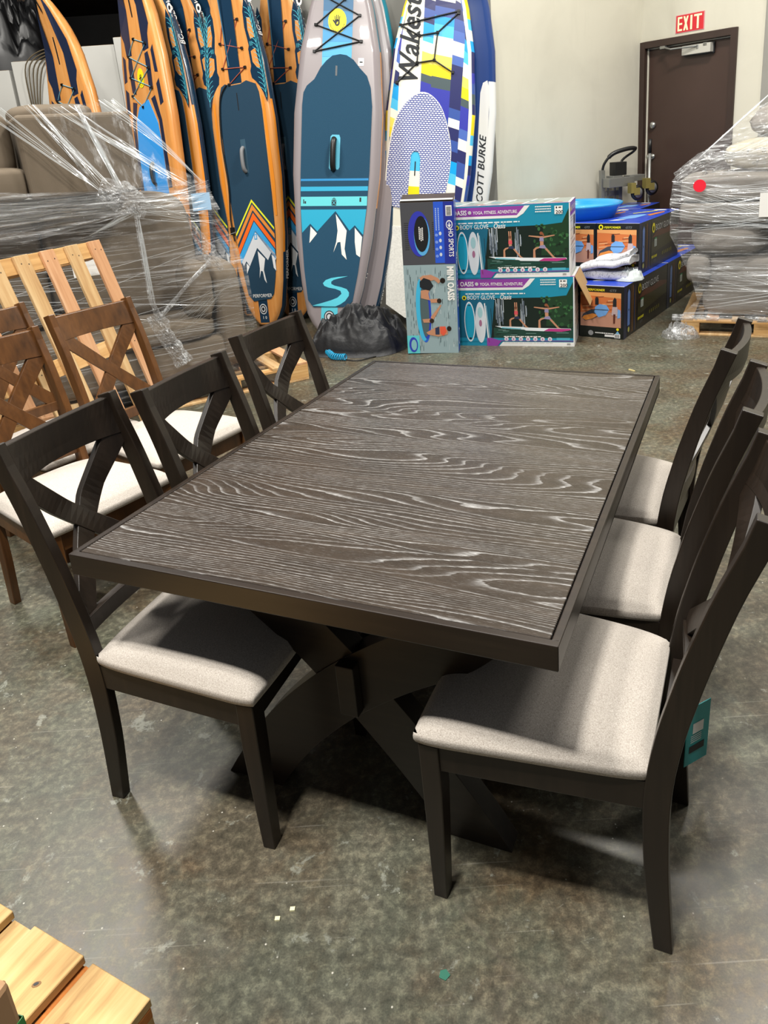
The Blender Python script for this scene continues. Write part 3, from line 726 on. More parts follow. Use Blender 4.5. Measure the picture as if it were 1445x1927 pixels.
    b.build('deck_pad', root)
    handle(root, 0, 1.52, h+.006, .22, mat('grey_rubber', '#77787a'), .036)
    M_rc = mat('rust_cord', '#b0553c', .6)
    cords(root, [(-.06,2.72),(.10,2.70),(-.12,2.32),(.125,2.30),(-.07,2.18)], h+.004, .0038, M_rc, L); cords(root, [(.115,2.46),(-.115,2.53),(-.06,2.72)], h+.004, .0038, M_rc, L)
    # leash down the left edge
    b = MB(); b.tube(smooth_curve([(-.10,2.18,.075),(-.19,2.05,.08),(-.225,1.7,.085),(-.21,1.3,.085),(-.24,1.0,.08),(-.22,.8,.085)], 5), .007, M_black, 6); b.box(-.25,-.215,.86,.93,.07,.095, M_black); b.build('leash', root)
    return root
bamboo_board('bamboo and navy paddle board with orange mountain chevrons, foremost of its kind', (-1.565, 7.137, .03), (-1.598, 7.487, 2.9), -25, True)
bamboo_board('bamboo and navy paddle board behind the chevron one, tucked beside the grey board', (-1.335, 7.40, .03), (-1.20, 7.74, 2.92), -25, True)
bamboo_board('bamboo and navy paddle board, second to the left of the chevron one', (-2.05, 7.50, .03), (-2.121, 7.9, 2.951), -32, True)
bamboo_board('bamboo and navy paddle board directly left behind the chevron one, mostly hidden', (-1.80, 7.60, .03), (-1.90, 7.99, 2.994), -30, True)
bamboo_board('bamboo and navy paddle board just right of the bright blue padded one', (-2.28, 7.4, .03), (-2.34, 7.8, 2.993), -35, True)

# --- bamboo boards with bright blue pad
M_blu = mat('bright_blue_pad', '#2d97e6', .6, bump=.2, bscale=250)
def blue_board(label, F, T, a, L):
    h = .06
    root, b = board('paddle_board', label, F, T, a, L, .98, h, lambda t: M_bamboo, lambda t, r, k: (M_bamboo if (r or k > 15) else M_hulldark), lambda t: M_hulldark, BG_)
    z = h + .0012
    for s in (1, -1):
        k = 1.0
        b.poly([(s*.055, L-.10),(s*.10, L-.22),(s*.185, L-.50),(s*.235, L-.78),(s*.20, L-.86),(s*.19, L-.98),(s*.10, L-.99),(s*.085, L-.6)], M_hulldark, z)
        b.poly([(s*.11, L-1.01),(s*.165, L-1.0),(s*.185, L-1.08),(s*.175, L-1.30),(s*.11, L-1.33)], M_hulldark, z)
        b.poly([(s*.215, L-1.0),(s*.255, L-.96),(s*.285, L-1.20),(s*.235, L-1.19)], M_hulldark, z)
        b.poly([(s*.235, L-1.29),(s*.285, L-1.25),(s*.31, L-1.46),(s*.255, L-1.48)], M_hulldark, z)
        b.poly([(s*.19, L-1.38),(s*.25, L-1.6),(s*.27, L-2.2),(s*.21, L-2.2),(s*.2, L-1.6),(s*.12, L-1.4)], M_hulldark, z)
    b.poly([(-.012, L-.44),(.004, L-.44),(.004, L-.68),(-.012, L-.68)], M_ink, z+.001); b.poly([(-.03, L-.06),(-.014, L-.05),(-.002, L-.21),(-.02, L-.23)], M_ink, z+.001)
    hand_logo(b, .0, L-1.20, .055, .085, z+.002)
    rocker(b.build('hull', root), L)
    b = MB(); b.prism([(-.085, L-1.44),(.075, L-1.40),(.18, L-1.62),(.20, L-1.8),(.21, .5),(.15,.3),(-.15,.3),(-.21,.5),(-.20, L-1.8),(-.16, L-1.55)], h, h+.006, M_blu); b.build('deck_pad', root)
    mc = mat('pale_blue_cord', '#6fa9bd', .6)
    cords(root, [(-.03, L-.86),(.15, L-.93),(-.16, L-1.17),(.165, L-1.31),(-.02, L-1.45)], h+.004, .0038, mc, L); cords(root, [(-.03, L-.86),(-.15, L-.99),(.155, L-1.14),(-.17, L-1.33),(-.02, L-1.45)], h+.004, .0038, mc, L)
    handle(root, .02, 1.45, h+.006, .2)
blue_board('bamboo paddle board with bright blue pad, standing behind the wrapped sofas', (-2.45, 7.25, .03), (-2.478, 7.65, 2.978), -40, 3.5)
blue_board('bamboo paddle board farthest left, its pointed nose in view above the sofas', (-3.2, 7.6, .03), (-3.35, 7.95, 2.98), -33, 3.18)

# --- chequered board
DP = ((-.124, 6.79, .03), (.218, 6.95, 2.705), -8); L = 3.3; h = .06
PAL = dict(n='#2b2f63', b='#3b57a0', m='#4c6bb6', s='#129fe4', l='#4fbde9', c='#efecdc', p='#efdf66', y='#f2da1e', g='#4b5a5e', r='#393ea6')
PM = {k: hexm(v, .3) for k, v in PAL.items()}
root, b = board('paddle_board', 'blue, yellow and cream chequered hard paddle board with a white strip and hand lettering', *DP, L, 1.0, h, lambda t: PM['c'],
   lambda t, r, k: PM['ngbrnsclyy'[int(t*37) % 10]], lambda t: PM['b'], BG_)
z = h + .0012
cols = [(-.345,-.275,[(80,'c'),(170,'p'),(270,'y'),(340,'g'),(540,'r'),(640,'m'),(710,'c'),(830,'n'),(960,'s'),(1050,'l'),(1130,'c'),(1220,'p'),(1310,'y'),(1420,'g'),(1650,'r'),(1750,'b'),(1830,'c'),(1950,'n'),(2050,'s'),(2150,'l'),(2250,'c'),(2350,'p'),(2450,'y'),(2560,'g'),(2750,'r')]),
 (-.09,0,[(20,'b'),(90,'c'),(170,'n'),(250,'b'),(290,'n'),(400,'s'),(450,'l'),(540,'c'),(630,'p'),(730,'y'),(800,'g'),(1100,'r')]),
 (0,.165,[(30,'b'),(100,'c'),(150,'n'),(230,'b'),(300,'s'),(400,'l'),(560,'c'),(650,'p'),(750,'y'),(850,'g'),(1100,'r'),(1300,'b')]),
 (.165,.262,[(20,'m'),(100,'c'),(250,'n'),(350,'b'),(440,'m'),(560,'c'),(640,'m'),(1020,'n'),(1110,'b'),(1190,'c'),(1300,'n'),(1400,'b'),(1490,'n'),(1600,'s'),(1700,'l'),(1820,'c'),(1950,'p'),(2100,'y'),(2300,'g')]),
 (.262,.345,[(60,'b'),(180,'m'),(290,'c'),(420,'n'),(520,'s'),(620,'l'),(740,'c'),(830,'p'),(930,'y'),(1000,'g'),(1200,'r'),(1290,'m'),(1390,'c'),(1500,'n'),(1640,'b'),(1720,'c'),(1850,'n'),(2000,'b'),(2400,'r')])]
for x0, x1, seq in cols:
    y0 = -500
    for ye, k in seq:
        ta, tb = 2.77 - .0009*y0, 2.77 - .0009*ye
        lim = lambda x, t: max(-1, min(1, 1)) and (math.copysign(min(abs(x), max(.01, interp(t/L, OUT_T, OUT_W) - .05)), x))
        b.poly([(lim(x0, tb), tb+.012), (lim(x1, tb), tb-.012), (lim(x1, ta), ta-.012), (lim(x0, ta), ta+.012)], PM[k], z)
        y0 = ye
b.text('Wakeston', -.12, 2.02, .235, M_ink, z+.001, rot=PI/2, bold=.004, shear=.3, sx=.92)
rocker(b.build('hull', root), L)
# woven traction pad
g = NT('woven_pad'); vv = g.mapping((1, 1, 1)); br = g.n('ShaderNodeTexBrick'); g.l(vv, br.inputs['Vector'])
for k_, v_ in (('Scale', 1.0), ('Mortar Size', .0035), ('Mortar Smooth', .1), ('Brick Width', .028), ('Row Height', .017)): br.inputs[k_].default_value = v_
br.inputs['Color1'].default_value = lin('#e4e6ec'); br.inputs['Color2'].default_value = lin('#d9dce6'); br.inputs['Mortar'].default_value = lin('#2f3f8e')
g.l(br.outputs['Color'], g.b.inputs['Base Color']); g.b.inputs['Roughness'].default_value = .7; M_weave = g.m
b = MB(); top = smooth_curve([(-.337,1.03,0),(-.345,1.28,0),(-.322,1.56,0),(-.272,1.775,0),(-.18,1.909,0),(-.07,1.968,0),(.033,1.93,0),(.119,1.816,0),(.192,1.585,0),(.204,1.397,0),(.18,1.158,0),(.14,1.0,0)], 4)
tp = [(p.x, p.y) for p in top]
slot = [(-.04,1.0),(-.051,1.18),(-.057,1.44),(-.075,1.487),(-.1,1.497),(-.125,1.487),(-.140,1.46),(-.149,1.18),(-.155,1.0)]
b.prism([(x*1.03-.002, y+.008) for x, y in tp] + slot, h, h+.003, CREAM); b.prism(tp + slot, h+.001, h+.007, M_weave)
b.rect(-.145,-.052,1.33,1.49, PM['l'], h+.0015); b.rect(-.148,-.05,1.2,1.33, PM['c'], h+.0015); b.rect(-.15,-.048,1.02,1.2, PM['y'], h+.0015); b.rect(-.104,-.094,1.29,1.41, M_ink, h+.003)
b.build('deck_pad', root)
b = MB(); b.prism([(-.30,.15),(-.12,.04),(-.1,.04),(-.1,.85),(-.33,.85)], h, h+.004, mat('white_chequer_pad', '#e7e6df', .7, var=.12, vscale=60)); b.build('tail_pad', root)
M_dcord = mat('dark_cord', '#26292c', .5)
for P in ([(-.281,2.487),(-.121,2.413),(.032,2.443),(.196,2.596)], [(-.121,2.413),(-.128,2.202),(.016,2.229),(.032,2.443)], [(-.291,2.041),(-.128,2.202)], [(.016,2.229),(.177,2.141)], [(-.281,2.487),(.196,2.61)]): cords(root, P, h+.006, .006, M_dcord, L)

# --- navy board with the white rail
root, b = board('paddle_board', 'navy paddle board with white rail and black lettering, behind the chequered one', (.12, 6.965, .03), (.41, 7.08, 2.712), -8, 3.3, .96, .06, lambda t: hexm('#1f3c78', .3),
   lambda t, r, k: (mat('white_gloss', '#dfdfdd', .3) if t < .62 else hexm('#1f3c78', .3)), lambda t: mat('white_gloss', '#dfdfdd', .3) if t < .62 else hexm('#1f3c78'), BG_, edge=True)
w0 = OUT_W[7]*.96
ed = lambda y: interp(y/3.3, OUT_T, OUT_W)*.96 - .058
b.poly([(ed(y), y) for y in (.5,.9,1.3,1.6,1.9,2.02)] + [(ed(2.07)-.012, 2.07), (ed(2.05)-.05, 2.05), (ed(1.97)-.075, 1.97)] + [(ed(y)-.085, y) for y in (1.6,1.3,.9,.5)], mat('white_gloss', '#dfdfdd', .3), .0615)
b.text('SCOTT BURKE', ed(1.1)+.004, 1.0, .082, M_ink, .0635, rot=PI/2, sx=1.15, shear=.3, bold=.0012)
rocker(b.build('hull', root), 3.3)
# ------------------------------------------------------------------ cartons
def carton_frame(o, ang, W, D, H, z0=0, tilt=0):
    """front-left-bottom corner o, front runs along ang; returns frames of front, right side, top"""
    a = rad(ang); u = Vector((math.cos(a), math.sin(a), 0)); n = Vector((-math.sin(a), math.cos(a), 0)); k = Vector((0, 0, 1))
    if tilt: R = Matrix.Rotation(rad(tilt), 3, n); u = R @ u; k = R @ k
    p = Vector((o[0], o[1], z0))
    return (frame(p, u, k), frame(p + u*W, n, k), frame(p + k*H, u, n), u, n, k, p)
def carton_body(b, fr, W, D, H, mf, ms, mt, r=.004):
    u, n, k, p = fr[3:7]
    M = Matrix((u, n, k)).transposed().to_4x4(); M.translation = p
    b.add([(0,0,0),(W,0,0),(W,D,0),(0,D,0),(0,0,H),(W,0,H),(W,D,H),(0,D,H)], [(0,3,2,1)], ms, False, M)
    vs = [(0,0,0),(W,0,0),(W,D,0),(0,D,0),(0,0,H),(W,0,H),(W,D,H),(0,D,H)]
    b.add(vs, [(0,1,5,4)], mf, False, M); b.add(vs, [(1,2,6,5),(3,0,4,7)], ms, False, M); b.add(vs, [(2,3,7,6)], mf, False, M); b.add(vs, [(4,5,6,7)], mt, False, M)
def scale_frame(M, sx, sy): return M @ Matrix.Diagonal((sx, sy, 1, 1))
def microtext(b, x0, x1, y, h, m, off, M, seed=0):
    rnd = random.Random(seed); x = x0
    while x < x1:
        w = rnd.uniform(.01, .03) * (x1 - x0) / .3
        b.rect(x, min(x + w, x1), y, y + h, m, off, M); x += w * 1.25
DG = hexm('#12211c', .35); DG2 = hexm('#1d3a24', .35); FALL = hexm('#9aa6ad', .4); BT = hexm('#1b87a5', .35); BT2 = hexm('#16607a', .35); PUR = hexm('#8b3f9a', .35); WHT = hexm('#e2e2e0', .35); SKIN = hexm('#b98465', .5); CORAL = hexm('#d4505a', .4); NV = hexm('#2a3450', .4); LIL = hexm('#8d86a6', .4); GREYP = hexm('#c7c8c6', .4)
def person_poly(b, M, cx, cy, s, kind):
    """small printed figure doing yoga on the carton front; units: figure height s"""
    e = .0022
    def P(pts, m, o=e): b.poly([(cx + x*s, cy + y*s) for x, y in pts], m, o, M)
    # legs in a lunge
    P([(-.02,.42),(.06,.40),(-.16,.33),(-.21,.28),(-.20,.02),(-.24,.0),(-.28,.02),(-.27,.31),(-.2,.38)], SKIN); P([(.0,.44),(.10,.42),(.40,.04),(.47,.01),(.40,.0),(.34,.02)], SKIN)
    P([(-.06,.44),(.09,.46),(.15,.34),(.04,.34),(-.09,.36)], NV if kind == 0 else LIL, e+.0005)
    if kind == 0:
        P([(-.06,.44),(.05,.44),(.05,.72),(-.07,.72)], SKIN); P([(-.075,.52),(.065,.52),(.06,.66),(-.07,.66)], CORAL, e+.0005)
        P([(-.06,.70),(-.02,.70),(-.03,1.0),(-.07,1.0)], SKIN); P([(.01,.70),(.05,.70),(.04,1.0),(.0,1.0)], SKIN); b.disc(cx-.01*s, cy+.79*s, .045*s, hexm('#6b3d2c'), e+.001, M)
    else:
        P([(-.05,.44),(.06,.44),(.05,.76),(-.06,.76)], SKIN); P([(-.07,.60),(.07,.58),(.06,.72),(-.06,.72)], LIL, e+.0005)
        P([(-.05,.70),(-.05,.76),(-.40,.80),(-.42,.77)], SKIN); P([(.04,.69),(.04,.75),(.40,.80),(.42,.77)], SKIN); b.disc(cx-.01*s, cy+.86*s, .055*s, hexm('#8a5236'), e+.001, M); P([(-.04,.9),(.06,.86),(.09,.76),(.04,.78)], hexm('#8a5236'), e+.0012)
def oasis(label, o, ang, z0, W=1.0, D=.47, H=.552):
    root = thing('paddle_board_carton', label, 'carton', group='yoga paddle board cartons, two stacked')
    fr = carton_frame(o, ang, W, D, H, z0); b = MB(); carton_body(b, fr, W, D, H, BT, WHT, GREYP); F, S, T = fr[:3]
    F = scale_frame(F, W, H); e = .001
    R = lambda x0, x1, y0, y1, m, off=e: b.rect(x0, x1, y0, y1, m, off, F); Pp = lambda pts, m, off=e: b.poly(pts, m, off, F)
    Pp([(.0,.12),(.99,.12),(.99,.93),(.94,.74),(.86,.715),(0,.70)], DG)                                  # photograph
    Pp([(.78,.3),(.99,.3),(.99,.93),(.94,.74),(.80,.715)], DG2, .0014)
    rnd = random.Random(5)
    for i in range(60):
        x, y = rnd.uniform(.72, .98), rnd.uniform(.30, .72); b.disc(x, y, rnd.uniform(.006,.018), hexm(rnd.choice(['#27502c', '#1c3a22', '#35643a', '#14281a']), .4), .0016, F, 7, ry=rnd.uniform(.01,.03))
    for cx, w, n in ((.405, .05, 26), (.60, .035, 18)):
        for i in range(n):
            x = cx + rnd.gauss(0, w*.5); y0 = rnd.uniform(.27, .5); y1 = y0 + rnd.uniform(.08, .3); b.poly([(x, y0), (x+.006, y0), (x+.004, min(y1, .70)), (x-.001, min(y1, .70))], hexm(rnd.choice(['#8996a3', '#b9c2c8', '#6b7888']), .4), .0017, F)
    R(.36, .99, .12, .27, hexm('#1d4036'), .0015)
    for i in range(18):
        x = rnd.uniform(.37, .9); y = rnd.uniform(.16, .25); R(x, x + rnd.uniform(.03, .1), y, y+.008, hexm(rnd.choice(['#3a6a5e', '#122a24', '#6f8f88'])), .0018)
    Pp([(0,.12),(.335,.12),(.375,.70),(0,.70)], BT2, .0018)
    Pp([(0,.86),(.60,.86),(.66,.985),(0,.985)], PUR); Pp([(0,.825),(.60,.825),(.65,.88),(.70,.985),(.66,.985),(.60,.86),(0,.86)], WHT); 
    b.text('OASIS', .10, .885, .092, M_white, .0026, F, bold=.0015, sx=.46); b.disc(.235, .915, .014, GREYP, .0024, F, ry=.025)
    b.text('YOGA. FITNESS. ADVENTURE.', .262, .89, .062, M_white, .0026, F, sx=.42, bold=.0006)
    microtext(b, .14, .62, .765, .016, M_white, .0024, F, 1)
    for i in range(3): microtext(b, .74, .86, .955-i*.033, .014, M_white, .0024, F, i)
    R(.885, .945, .855, .965, M_white, .0028); b.text('200', .893, .862, .062, M_ink, .0034, F, sx=.62, bold=.001); R(.895,.905,.93,.955,M_ink,.0032); R(.915,.935,.935,.95,M_ink,.0032)
    b.disc(.128, .715, .018, M_yel, .0026, F, ry=.034); b.disc(.128, .713, .009, M_ink, .003, F, ry=.018)
    b.text('BODY GLOVE', .152, .69, .088, M_white, .0028, F, sx=.42)
    b.text('Oasis', .415, .69, .10, M_white, .0028, F, sx=.42, shear=.25, bold=.0008)
    b.disc(.165, .36, .045, WHT, .0024, F, ry=.30); b.disc(.165, .36, .038, hexm('#1797b4'), .003, F, ry=.275); R(.155,.175,.10,.125,M_ink,.0034); R(.155,.175,.60,.61,M_ink,.0034)
    b.disc(.253, .35, .043, hexm('#cfd6da'), .0024, F, ry=.305); b.disc(.253, .34, .012, hexm('#a06a86'), .003, F, ry=.05); b.disc(.253,.5,.02,hexm('#9cc3c6'),.003,F,ry=.08)
    Pp([(.287,.63),(.296,.64),(.318,.10),(.310,.06)], WHT, .0024); Pp([(.30,.60),(.306,.60),(.33,.06),(.325,.04)], hexm('#8fb6c4'), .0026); Pp([(.312,.12),(.318,.12),(.322,.05),(.316,.05)], CORAL, .003); Pp([(.340,.56),(.343,.56),(.352,.04),(.348,.04)], M_ink, .0026)
    Pp([(.37,.30),(.44,.262),(.60,.245),(.66,.26),(.60,.285),(.45,.292)], hexm('#dfe6ea'), .0026); Pp([(.56,.28),(.62,.232),(.90,.215),(.975,.24),(.97,.262),(.75,.27)], hexm('#dfe6ea'), .003); Pp([(.76,.225),(.90,.216),(.972,.24),(.968,.258),(.80,.262)], hexm('#b2347c'), .0034); Pp([(.42,.266),(.58,.25),(.58,.262),(.43,.28)], hexm('#57b3c4'), .003)
    person_poly(b, F @ Matrix.Diagonal((.56,1,1,1)), .545/.56, .275, .37, 0); person_poly(b, F @ Matrix.Diagonal((.60,1,1,1)), .785/.60, .26, .40, 1)
    R(0, .99, .07, .12, BT, .0022); microtext(b, .44, .74, .135, .014, M_white, .003, F, 9); R(.86, .965, .09, .125, hexm('#4ba7bd'), .003)
    Pp([(.30,0),(.40,0),(.43,.06),(.995,.06),(.995,.0)], WHT, .0024); Pp([(.30,.0),(.385,.0),(.42,.075),(.99,.075),(.99,.085),(.40,.085),(.34,.12),(.30,.12)], PUR, .003)
    for i in range(7):
        x = .46 + i*.058; b.disc(x, .105, .017, M_white, .0034, F, 16, ry=.031); b.disc(x, .105, .014, hexm('#d9c6cf'), .004, F, 16, ry=.026); b.rect(x-.003, x+.003, .09, .12, PUR, .0044, F)
    microtext(b, .44, .83, .045, .008, GREYP, .0032, F, 3)
    R(.94, .972, .02, .05, M_white, .003); [R(.942+i*.004, .944+i*.004, .022, .048, M_ink, .0036) for i in range(7)]
    R(.992, 1.0, 0, 1, WHT, .0012)
    S = scale_frame(S, D, H); b.rect(0, 1, .82, 1, PUR, e, S); b.disc(.10, .905, .045, M_yel, .002, S, ry=.035); b.text('BODY GLOVE', .17, .875, .10, M_white, .002, S, sx=1.25)
    b.rect(.62, .88, .50, .78, M_ink, e, S); b.poly([(.66,.62),(.8,.60),(.84,.64),(.7,.66)], GREYP, .002, S)
    for y in (.78,.74,.62,.50,.42,.36,.31): microtext(b, .06, .5 if y > .45 else .85, y, .006, M_ink, .0016, S, int(y*100))
    for y in (.56, .28): b.rect(0, 1, y, y+.004, GREYP, e, S)
    microtext(b, .30, .85, .42, .03, hexm('#b9a9ac'), .0016, S, 2); b.poly([(.35,.14),(.80,.30),(.88,.22),(.42,.05)], hexm('#cfd0d2'), .0016, S); b.poly([(.42,.18),(.78,.30),(.80,.27),(.43,.15)], hexm('#4a3f52'), .002, S)
    T = scale_frame(T, W, D); b.rect(.02, .98, .03, .97, hexm('#8d958e', .3), e, T); b.rect(0, 1, .0, .06, PUR, .0012, T)
    for i in range(5): b.poly([(.12+i*.17,.05),(.135+i*.17,.05),(.20+i*.17,.95),(.185+i*.17,.95)], WHT, .0016, T)
    for i in range(9): b.disc(.1+i*.1, .5+.3*math.sin(i*2.1), .04, hexm(['#6f9aa8','#c8d4d6','#a0746a'][i % 3]), .002, T, ry=.08)
    b.build('printed_box', root, bevel=0)
    return root, fr
r1, f1 = oasis('lower yoga paddle board carton of the pair, brown flap open at right', (.147, 5.998), -16.5, 0)
r2, f2 = oasis('yoga paddle board carton on top of its twin, white 200 price label', (.118, 6.0), -15.8, .5535)
# open brown flap
u, n, k, p = f1[3:7]; c0 = p + u*1.002 + k*.548 + n*.02; c1 = c0 + n*.43
b = MB(); dn = (u*.42 + Vector((0,0,-1))*.9).normalized()*.26; t_ = dn.cross(n).normalized()*.004
vs = [c0, c1, c1+dn+n*.0, c0+dn+n*.05, c0+t_, c1+t_, c1+dn+t_, c0+dn+n*.05+t_]
b.add(vs, [(0,1,2,3),(7,6,5,4),(0,4,5,1),(1,5,6,2),(2,6,7,3),(3,7,4,0)], mat('kraft_card', '#b18f5f', .75, var=.06, vscale=8)); b.build('flap', r1)

# canyon paddle board cartons
CB = hexm('#17191a', .35); BLU = hexm('#2746b8', .3); GOLD = hexm('#e6de2a', .4); CAN = hexm('#c9703c', .4); CAN2 = hexm('#dd9c60', .4); SANDC = hexm('#b98872', .4); LB = hexm('#6ea3e0', .35)
def gts(label, s0, l0, z0, Ld=1.13, W=.37, H=.425, label_on=True):
    root = thing('paddle_board_carton', label, 'carton', group='dark canyon-print paddle board cartons')
    g0 = Vector((1.515, 5.812)); a = 56; d = Vector((math.cos(rad(a)), math.sin(rad(a)))); l = Vector((-d.y, d.x))
    o = g0 + d*s0 + l*(l0 + W); fr = carton_frame((o.x, o.y), a-90, W, Ld, H, z0); b = MB(); carton_body(b, fr, W, Ld, H, CB, CB, BLU)
    F, S, T = scale_frame(fr[0], W, H), scale_frame(fr[1], Ld, H), scale_frame(fr[2], W, Ld); e = .001
    b.rect(.02, .94, .22, .88, SANDC, e, F); b.poly([(.02,.48),(.4,.52),(.94,.50),(.94,.88),(.02,.88)], CAN, .0014, F); b.poly([(.02,.82),(.5,.80),(.94,.78),(.94,.88),(.02,.88)], CAN2, .0018, F)
    rnd = random.Random(3)
    for i in range(12): y = rnd.uniform(.5, .8); x = rnd.uniform(.05, .7); b.poly([(x, y), (x+.2, y+.02), (x+.2, y+.035), (x, y+.02)], hexm(rnd.choice(['#a9532a', '#e0a878', '#8c4a2c'])), .002, F)
    b.poly([(.05,.38),(.12,.32),(.30,.36),(.50,.46),(.44,.58),(.25,.54),(.08,.45)], hexm('#3a4250'), .0024, F); b.poly([(.06,.37),(.14,.33),(.3,.37),(.44,.45),(.3,.47),(.1,.42)], hexm('#dd8a3c'), .003, F)
    b.poly([(.34,.50),(.44,.40),(.60,.45),(.68,.56),(.62,.64),(.46,.66),(.36,.60)], LB, .0034, F); b.line([(.34,.55),(.66,.55)], .012, M_ink, .004, F)
    b.poly([(.36,.64),(.44,.64),(.44,.76),(.40,.80),(.36,.76)], M_ink, .003, F); b.poly([(.76,.62),(.84,.62),(.84,.76),(.80,.80),(.76,.74)], M_ink, .003, F); b.poly([(.73,.46),(.87,.44),(.86,.62),(.75,.62)], hexm('#b9a5a8'), .0026, F); b.poly([(.77,.30),(.81,.30),(.82,.48),(.77,.48)], hexm('#5a2c22'), .0028, F); b.poly([(.86,.40),(.93,.42),(.93,.56),(.87,.58)], LB, .0026, F)
    b.disc(.11, .93, .055, M_yel, .002, F, ry=.05); b.disc(.11, .93, .028, M_ink, .0026, F, ry=.027)
    b.text('PERFORMER', .18, .905, .058, GOLD, .002, F, sx=1.25, shear=.3, bold=.001); b.text('GTS', .68, .905, .058, hexm('#6e7376'), .002, F, sx=1.4, shear=.3, bold=.001)
    b.rect(0, .98, 0, .22, hexm('#141a16'), .0012, F); b.disc(.26, .09, .06, hexm('#8e9092'), .002, F, ry=.05); b.rect(.58, .92, .035, .075, WHT, .002, F); b.rect(.80, .93, .02, .10, WHT, .0024, F)
    [b.rect(.815+i*.014, .822+i*.014, .03, .09, M_ink, .003, F) for i in range(7)]
    microtext(b, .36, .78, .09, .02, WHT, .002, F, 4); b.disc(.87, .19, .03, M_yel, .002, F, ry=.025); b.poly([(.82,.10),(.87,.16),(.92,.10)], hexm('#7ab0d0'), .002, F)
    # long side
    b.rect(.0, .06, 0, 1, hexm('#1d2440'), e, S)
    for x, w, c in ((.075,.05,'#5f7fc0'),(.15,.012,'#6a4a2c'),(.18,.014,'#7a5530'),(.215,.012,'#3a4468'),(.235,.012,'#5a4028')):
        b.poly([(x, .08),(x+w, .08),(x+w, .85),(x+w*.5, .92),(x, .85)] if w > .03 else [(x,.05),(x+w,.05),(x+w,.95),(x,.95)], hexm(c, .35), .0016, S)
    b.rect(.075, .125, .08, .22, hexm('#1d2440'), .002, S); b.disc(.10, .14, .018, hexm('#b5b455'), .0024, S, ry=.05); b.rect(.094,.106,.5,.54,M_ink,.0024,S)
    b.rect(.28, .99, .05, .98, hexm('#201d16'), .0012, S); b.poly([(.30,.52),(.5,.62),(.7,.66),(.99,.60),(.99,.40),(.6,.34),(.3,.30)], hexm('#3b3a22'), .0016, S); b.poly([(.30,.62),(.45,.76),(.62,.70),(.8,.74),(.99,.66),(.99,.60),(.6,.60)], hexm('#5a3424'), .002, S)
    b.disc(.33, .81, .034, M_yel, .0026, S, ry=.10); b.disc(.33, .80, .017, M_ink, .0032, S, ry=.05)
    b.text('BODY GLOVE', .38, .74, .175, hexm('#c9cbcc', .4), .003, S, sx=.36)
    b.text('PERFORMER', .29, .20, .07, GOLD, .003, S, sx=.36, shear=.3, bold=.002); b.text('GTS', .34, .11, .07, hexm('#6e7376'), .003, S, sx=.45, shear=.3)
    for i in range(6): b.rect(.56+i*.045, .575+i*.045, .18, .25, hexm('#8a8424'), .0026, S)
    if label_on: b.rect(.355, .415, .42, .57, hexm('#c4cdc6', .4), .003, S); b.rect(.355, .415, .57, .60, hexm('#3f8f5a'), .0034, S); [b.rect(.36, .41, .44+i*.03, .448+i*.03, hexm('#7c8580'), .0036, S) for i in range(4)]
    # top
    for i in range(26):
        x, y = rnd.uniform(.03,.85), rnd.uniform(.03,.93); b.poly([(x,y),(x+.1,y+.02),(x+.12,y+.05),(x+.02,y+.03)], hexm(rnd.choice(['#3557c8', '#1e3a9c', '#4a68c8']), .3), e, T)
    b.poly([(.15,.30),(.35,.26),(.55,.34),(.62,.56),(.5,.60),(.25,.52)], LB, .0016, T); b.poly([(.62,.55),(.75,.5),(.86,.75),(.80,.82),(.70,.72)], hexm('#c97a3a'), .0016, T); b.poly([(.1,.16),(.3,.18),(.45,.24),(.2,.24)], WHT, .0016, T); b.poly([(.15,.66),(.2,.64),(.6,.86),(.55,.88)], GOLD, .0016, T); b.disc(.6, .92, .16, WHT, .0016, T, ry=.04)
    b.rect(0,1,0,.012,WHT,.0012,T)
    o_ = b.build('printed_box', root); return root
gts('dark canyon-print carton on the floor right beside the yoga cartons, white cloth on top', 0, 0, 0)
gts('dark canyon-print carton on the floor, farther back nearest the wrapped grey sofa', 1.14, 0, 0)
gts('dark canyon-print carton on the floor, hidden between the yoga cartons and its neighbour', .02, .375, 0)
gts('dark canyon-print carton in the upper layer, right hand one with the full side in view', .50, .055, .427)
gts('dark canyon-print carton in the upper layer, left one cut by the yoga cartons', .50, .43, .427, W=.33)
gts('upper dark canyon-print carton set farthest back, white logo on top', 1.64, .43, .427, Ld=.62, W=.33)
gts('dark canyon-print carton on the floor, hidden at the back under the upper layer', 1.16, .375, 0, Ld=.74, W=.33)

# upright blue carton
root = thing('inflatable_island_carton', 'tall upright blue carton showing swimmers on a ring float, beside the black tarp', 'carton')
W, D, H = .405, .165, 1.17
fr = carton_frame((-.207, 5.812), -7.3, W, D, H, 0.008, 1.2); b = MB(); HB = hexm('#1c47a8', .35); carton_body(b, fr, W, D, H, GREYP, HB, hexm('#2a5bd0', .35))
F, S, T = scale_frame(fr[0], W, H), scale_frame(fr[1], D, H), scale_frame(fr[2], W, D); e = .001
b.rect(0, 1, .60, 1, hexm('#46474c', .4), e, F); b.rect(.62, .80, .61, 1, hexm('#2a56c8', .35), .0014, F); b.rect(.80, 1.0, .605, 1, hexm('#24308c', .35), .0014, F)
b.disc(.33, .80, .205, hexm('#3138a8', .35), .002, F, 36, ry=.145); b.disc(.385, .785, .15, hexm('#57a5d8', .35), .0026, F, 30, ry=.125); b.disc(.375, .80, .135, hexm('#16181c', .4), .0032, F, 30, ry=.115)
[b.rect(xx, xx+.018, yy, yy+.009, M_white, .004, F) for xx, y0_ in ((.33,.765),(.36,.755),(.39,.76)) for yy in [y0_+i*.012 for i in range(7)]]
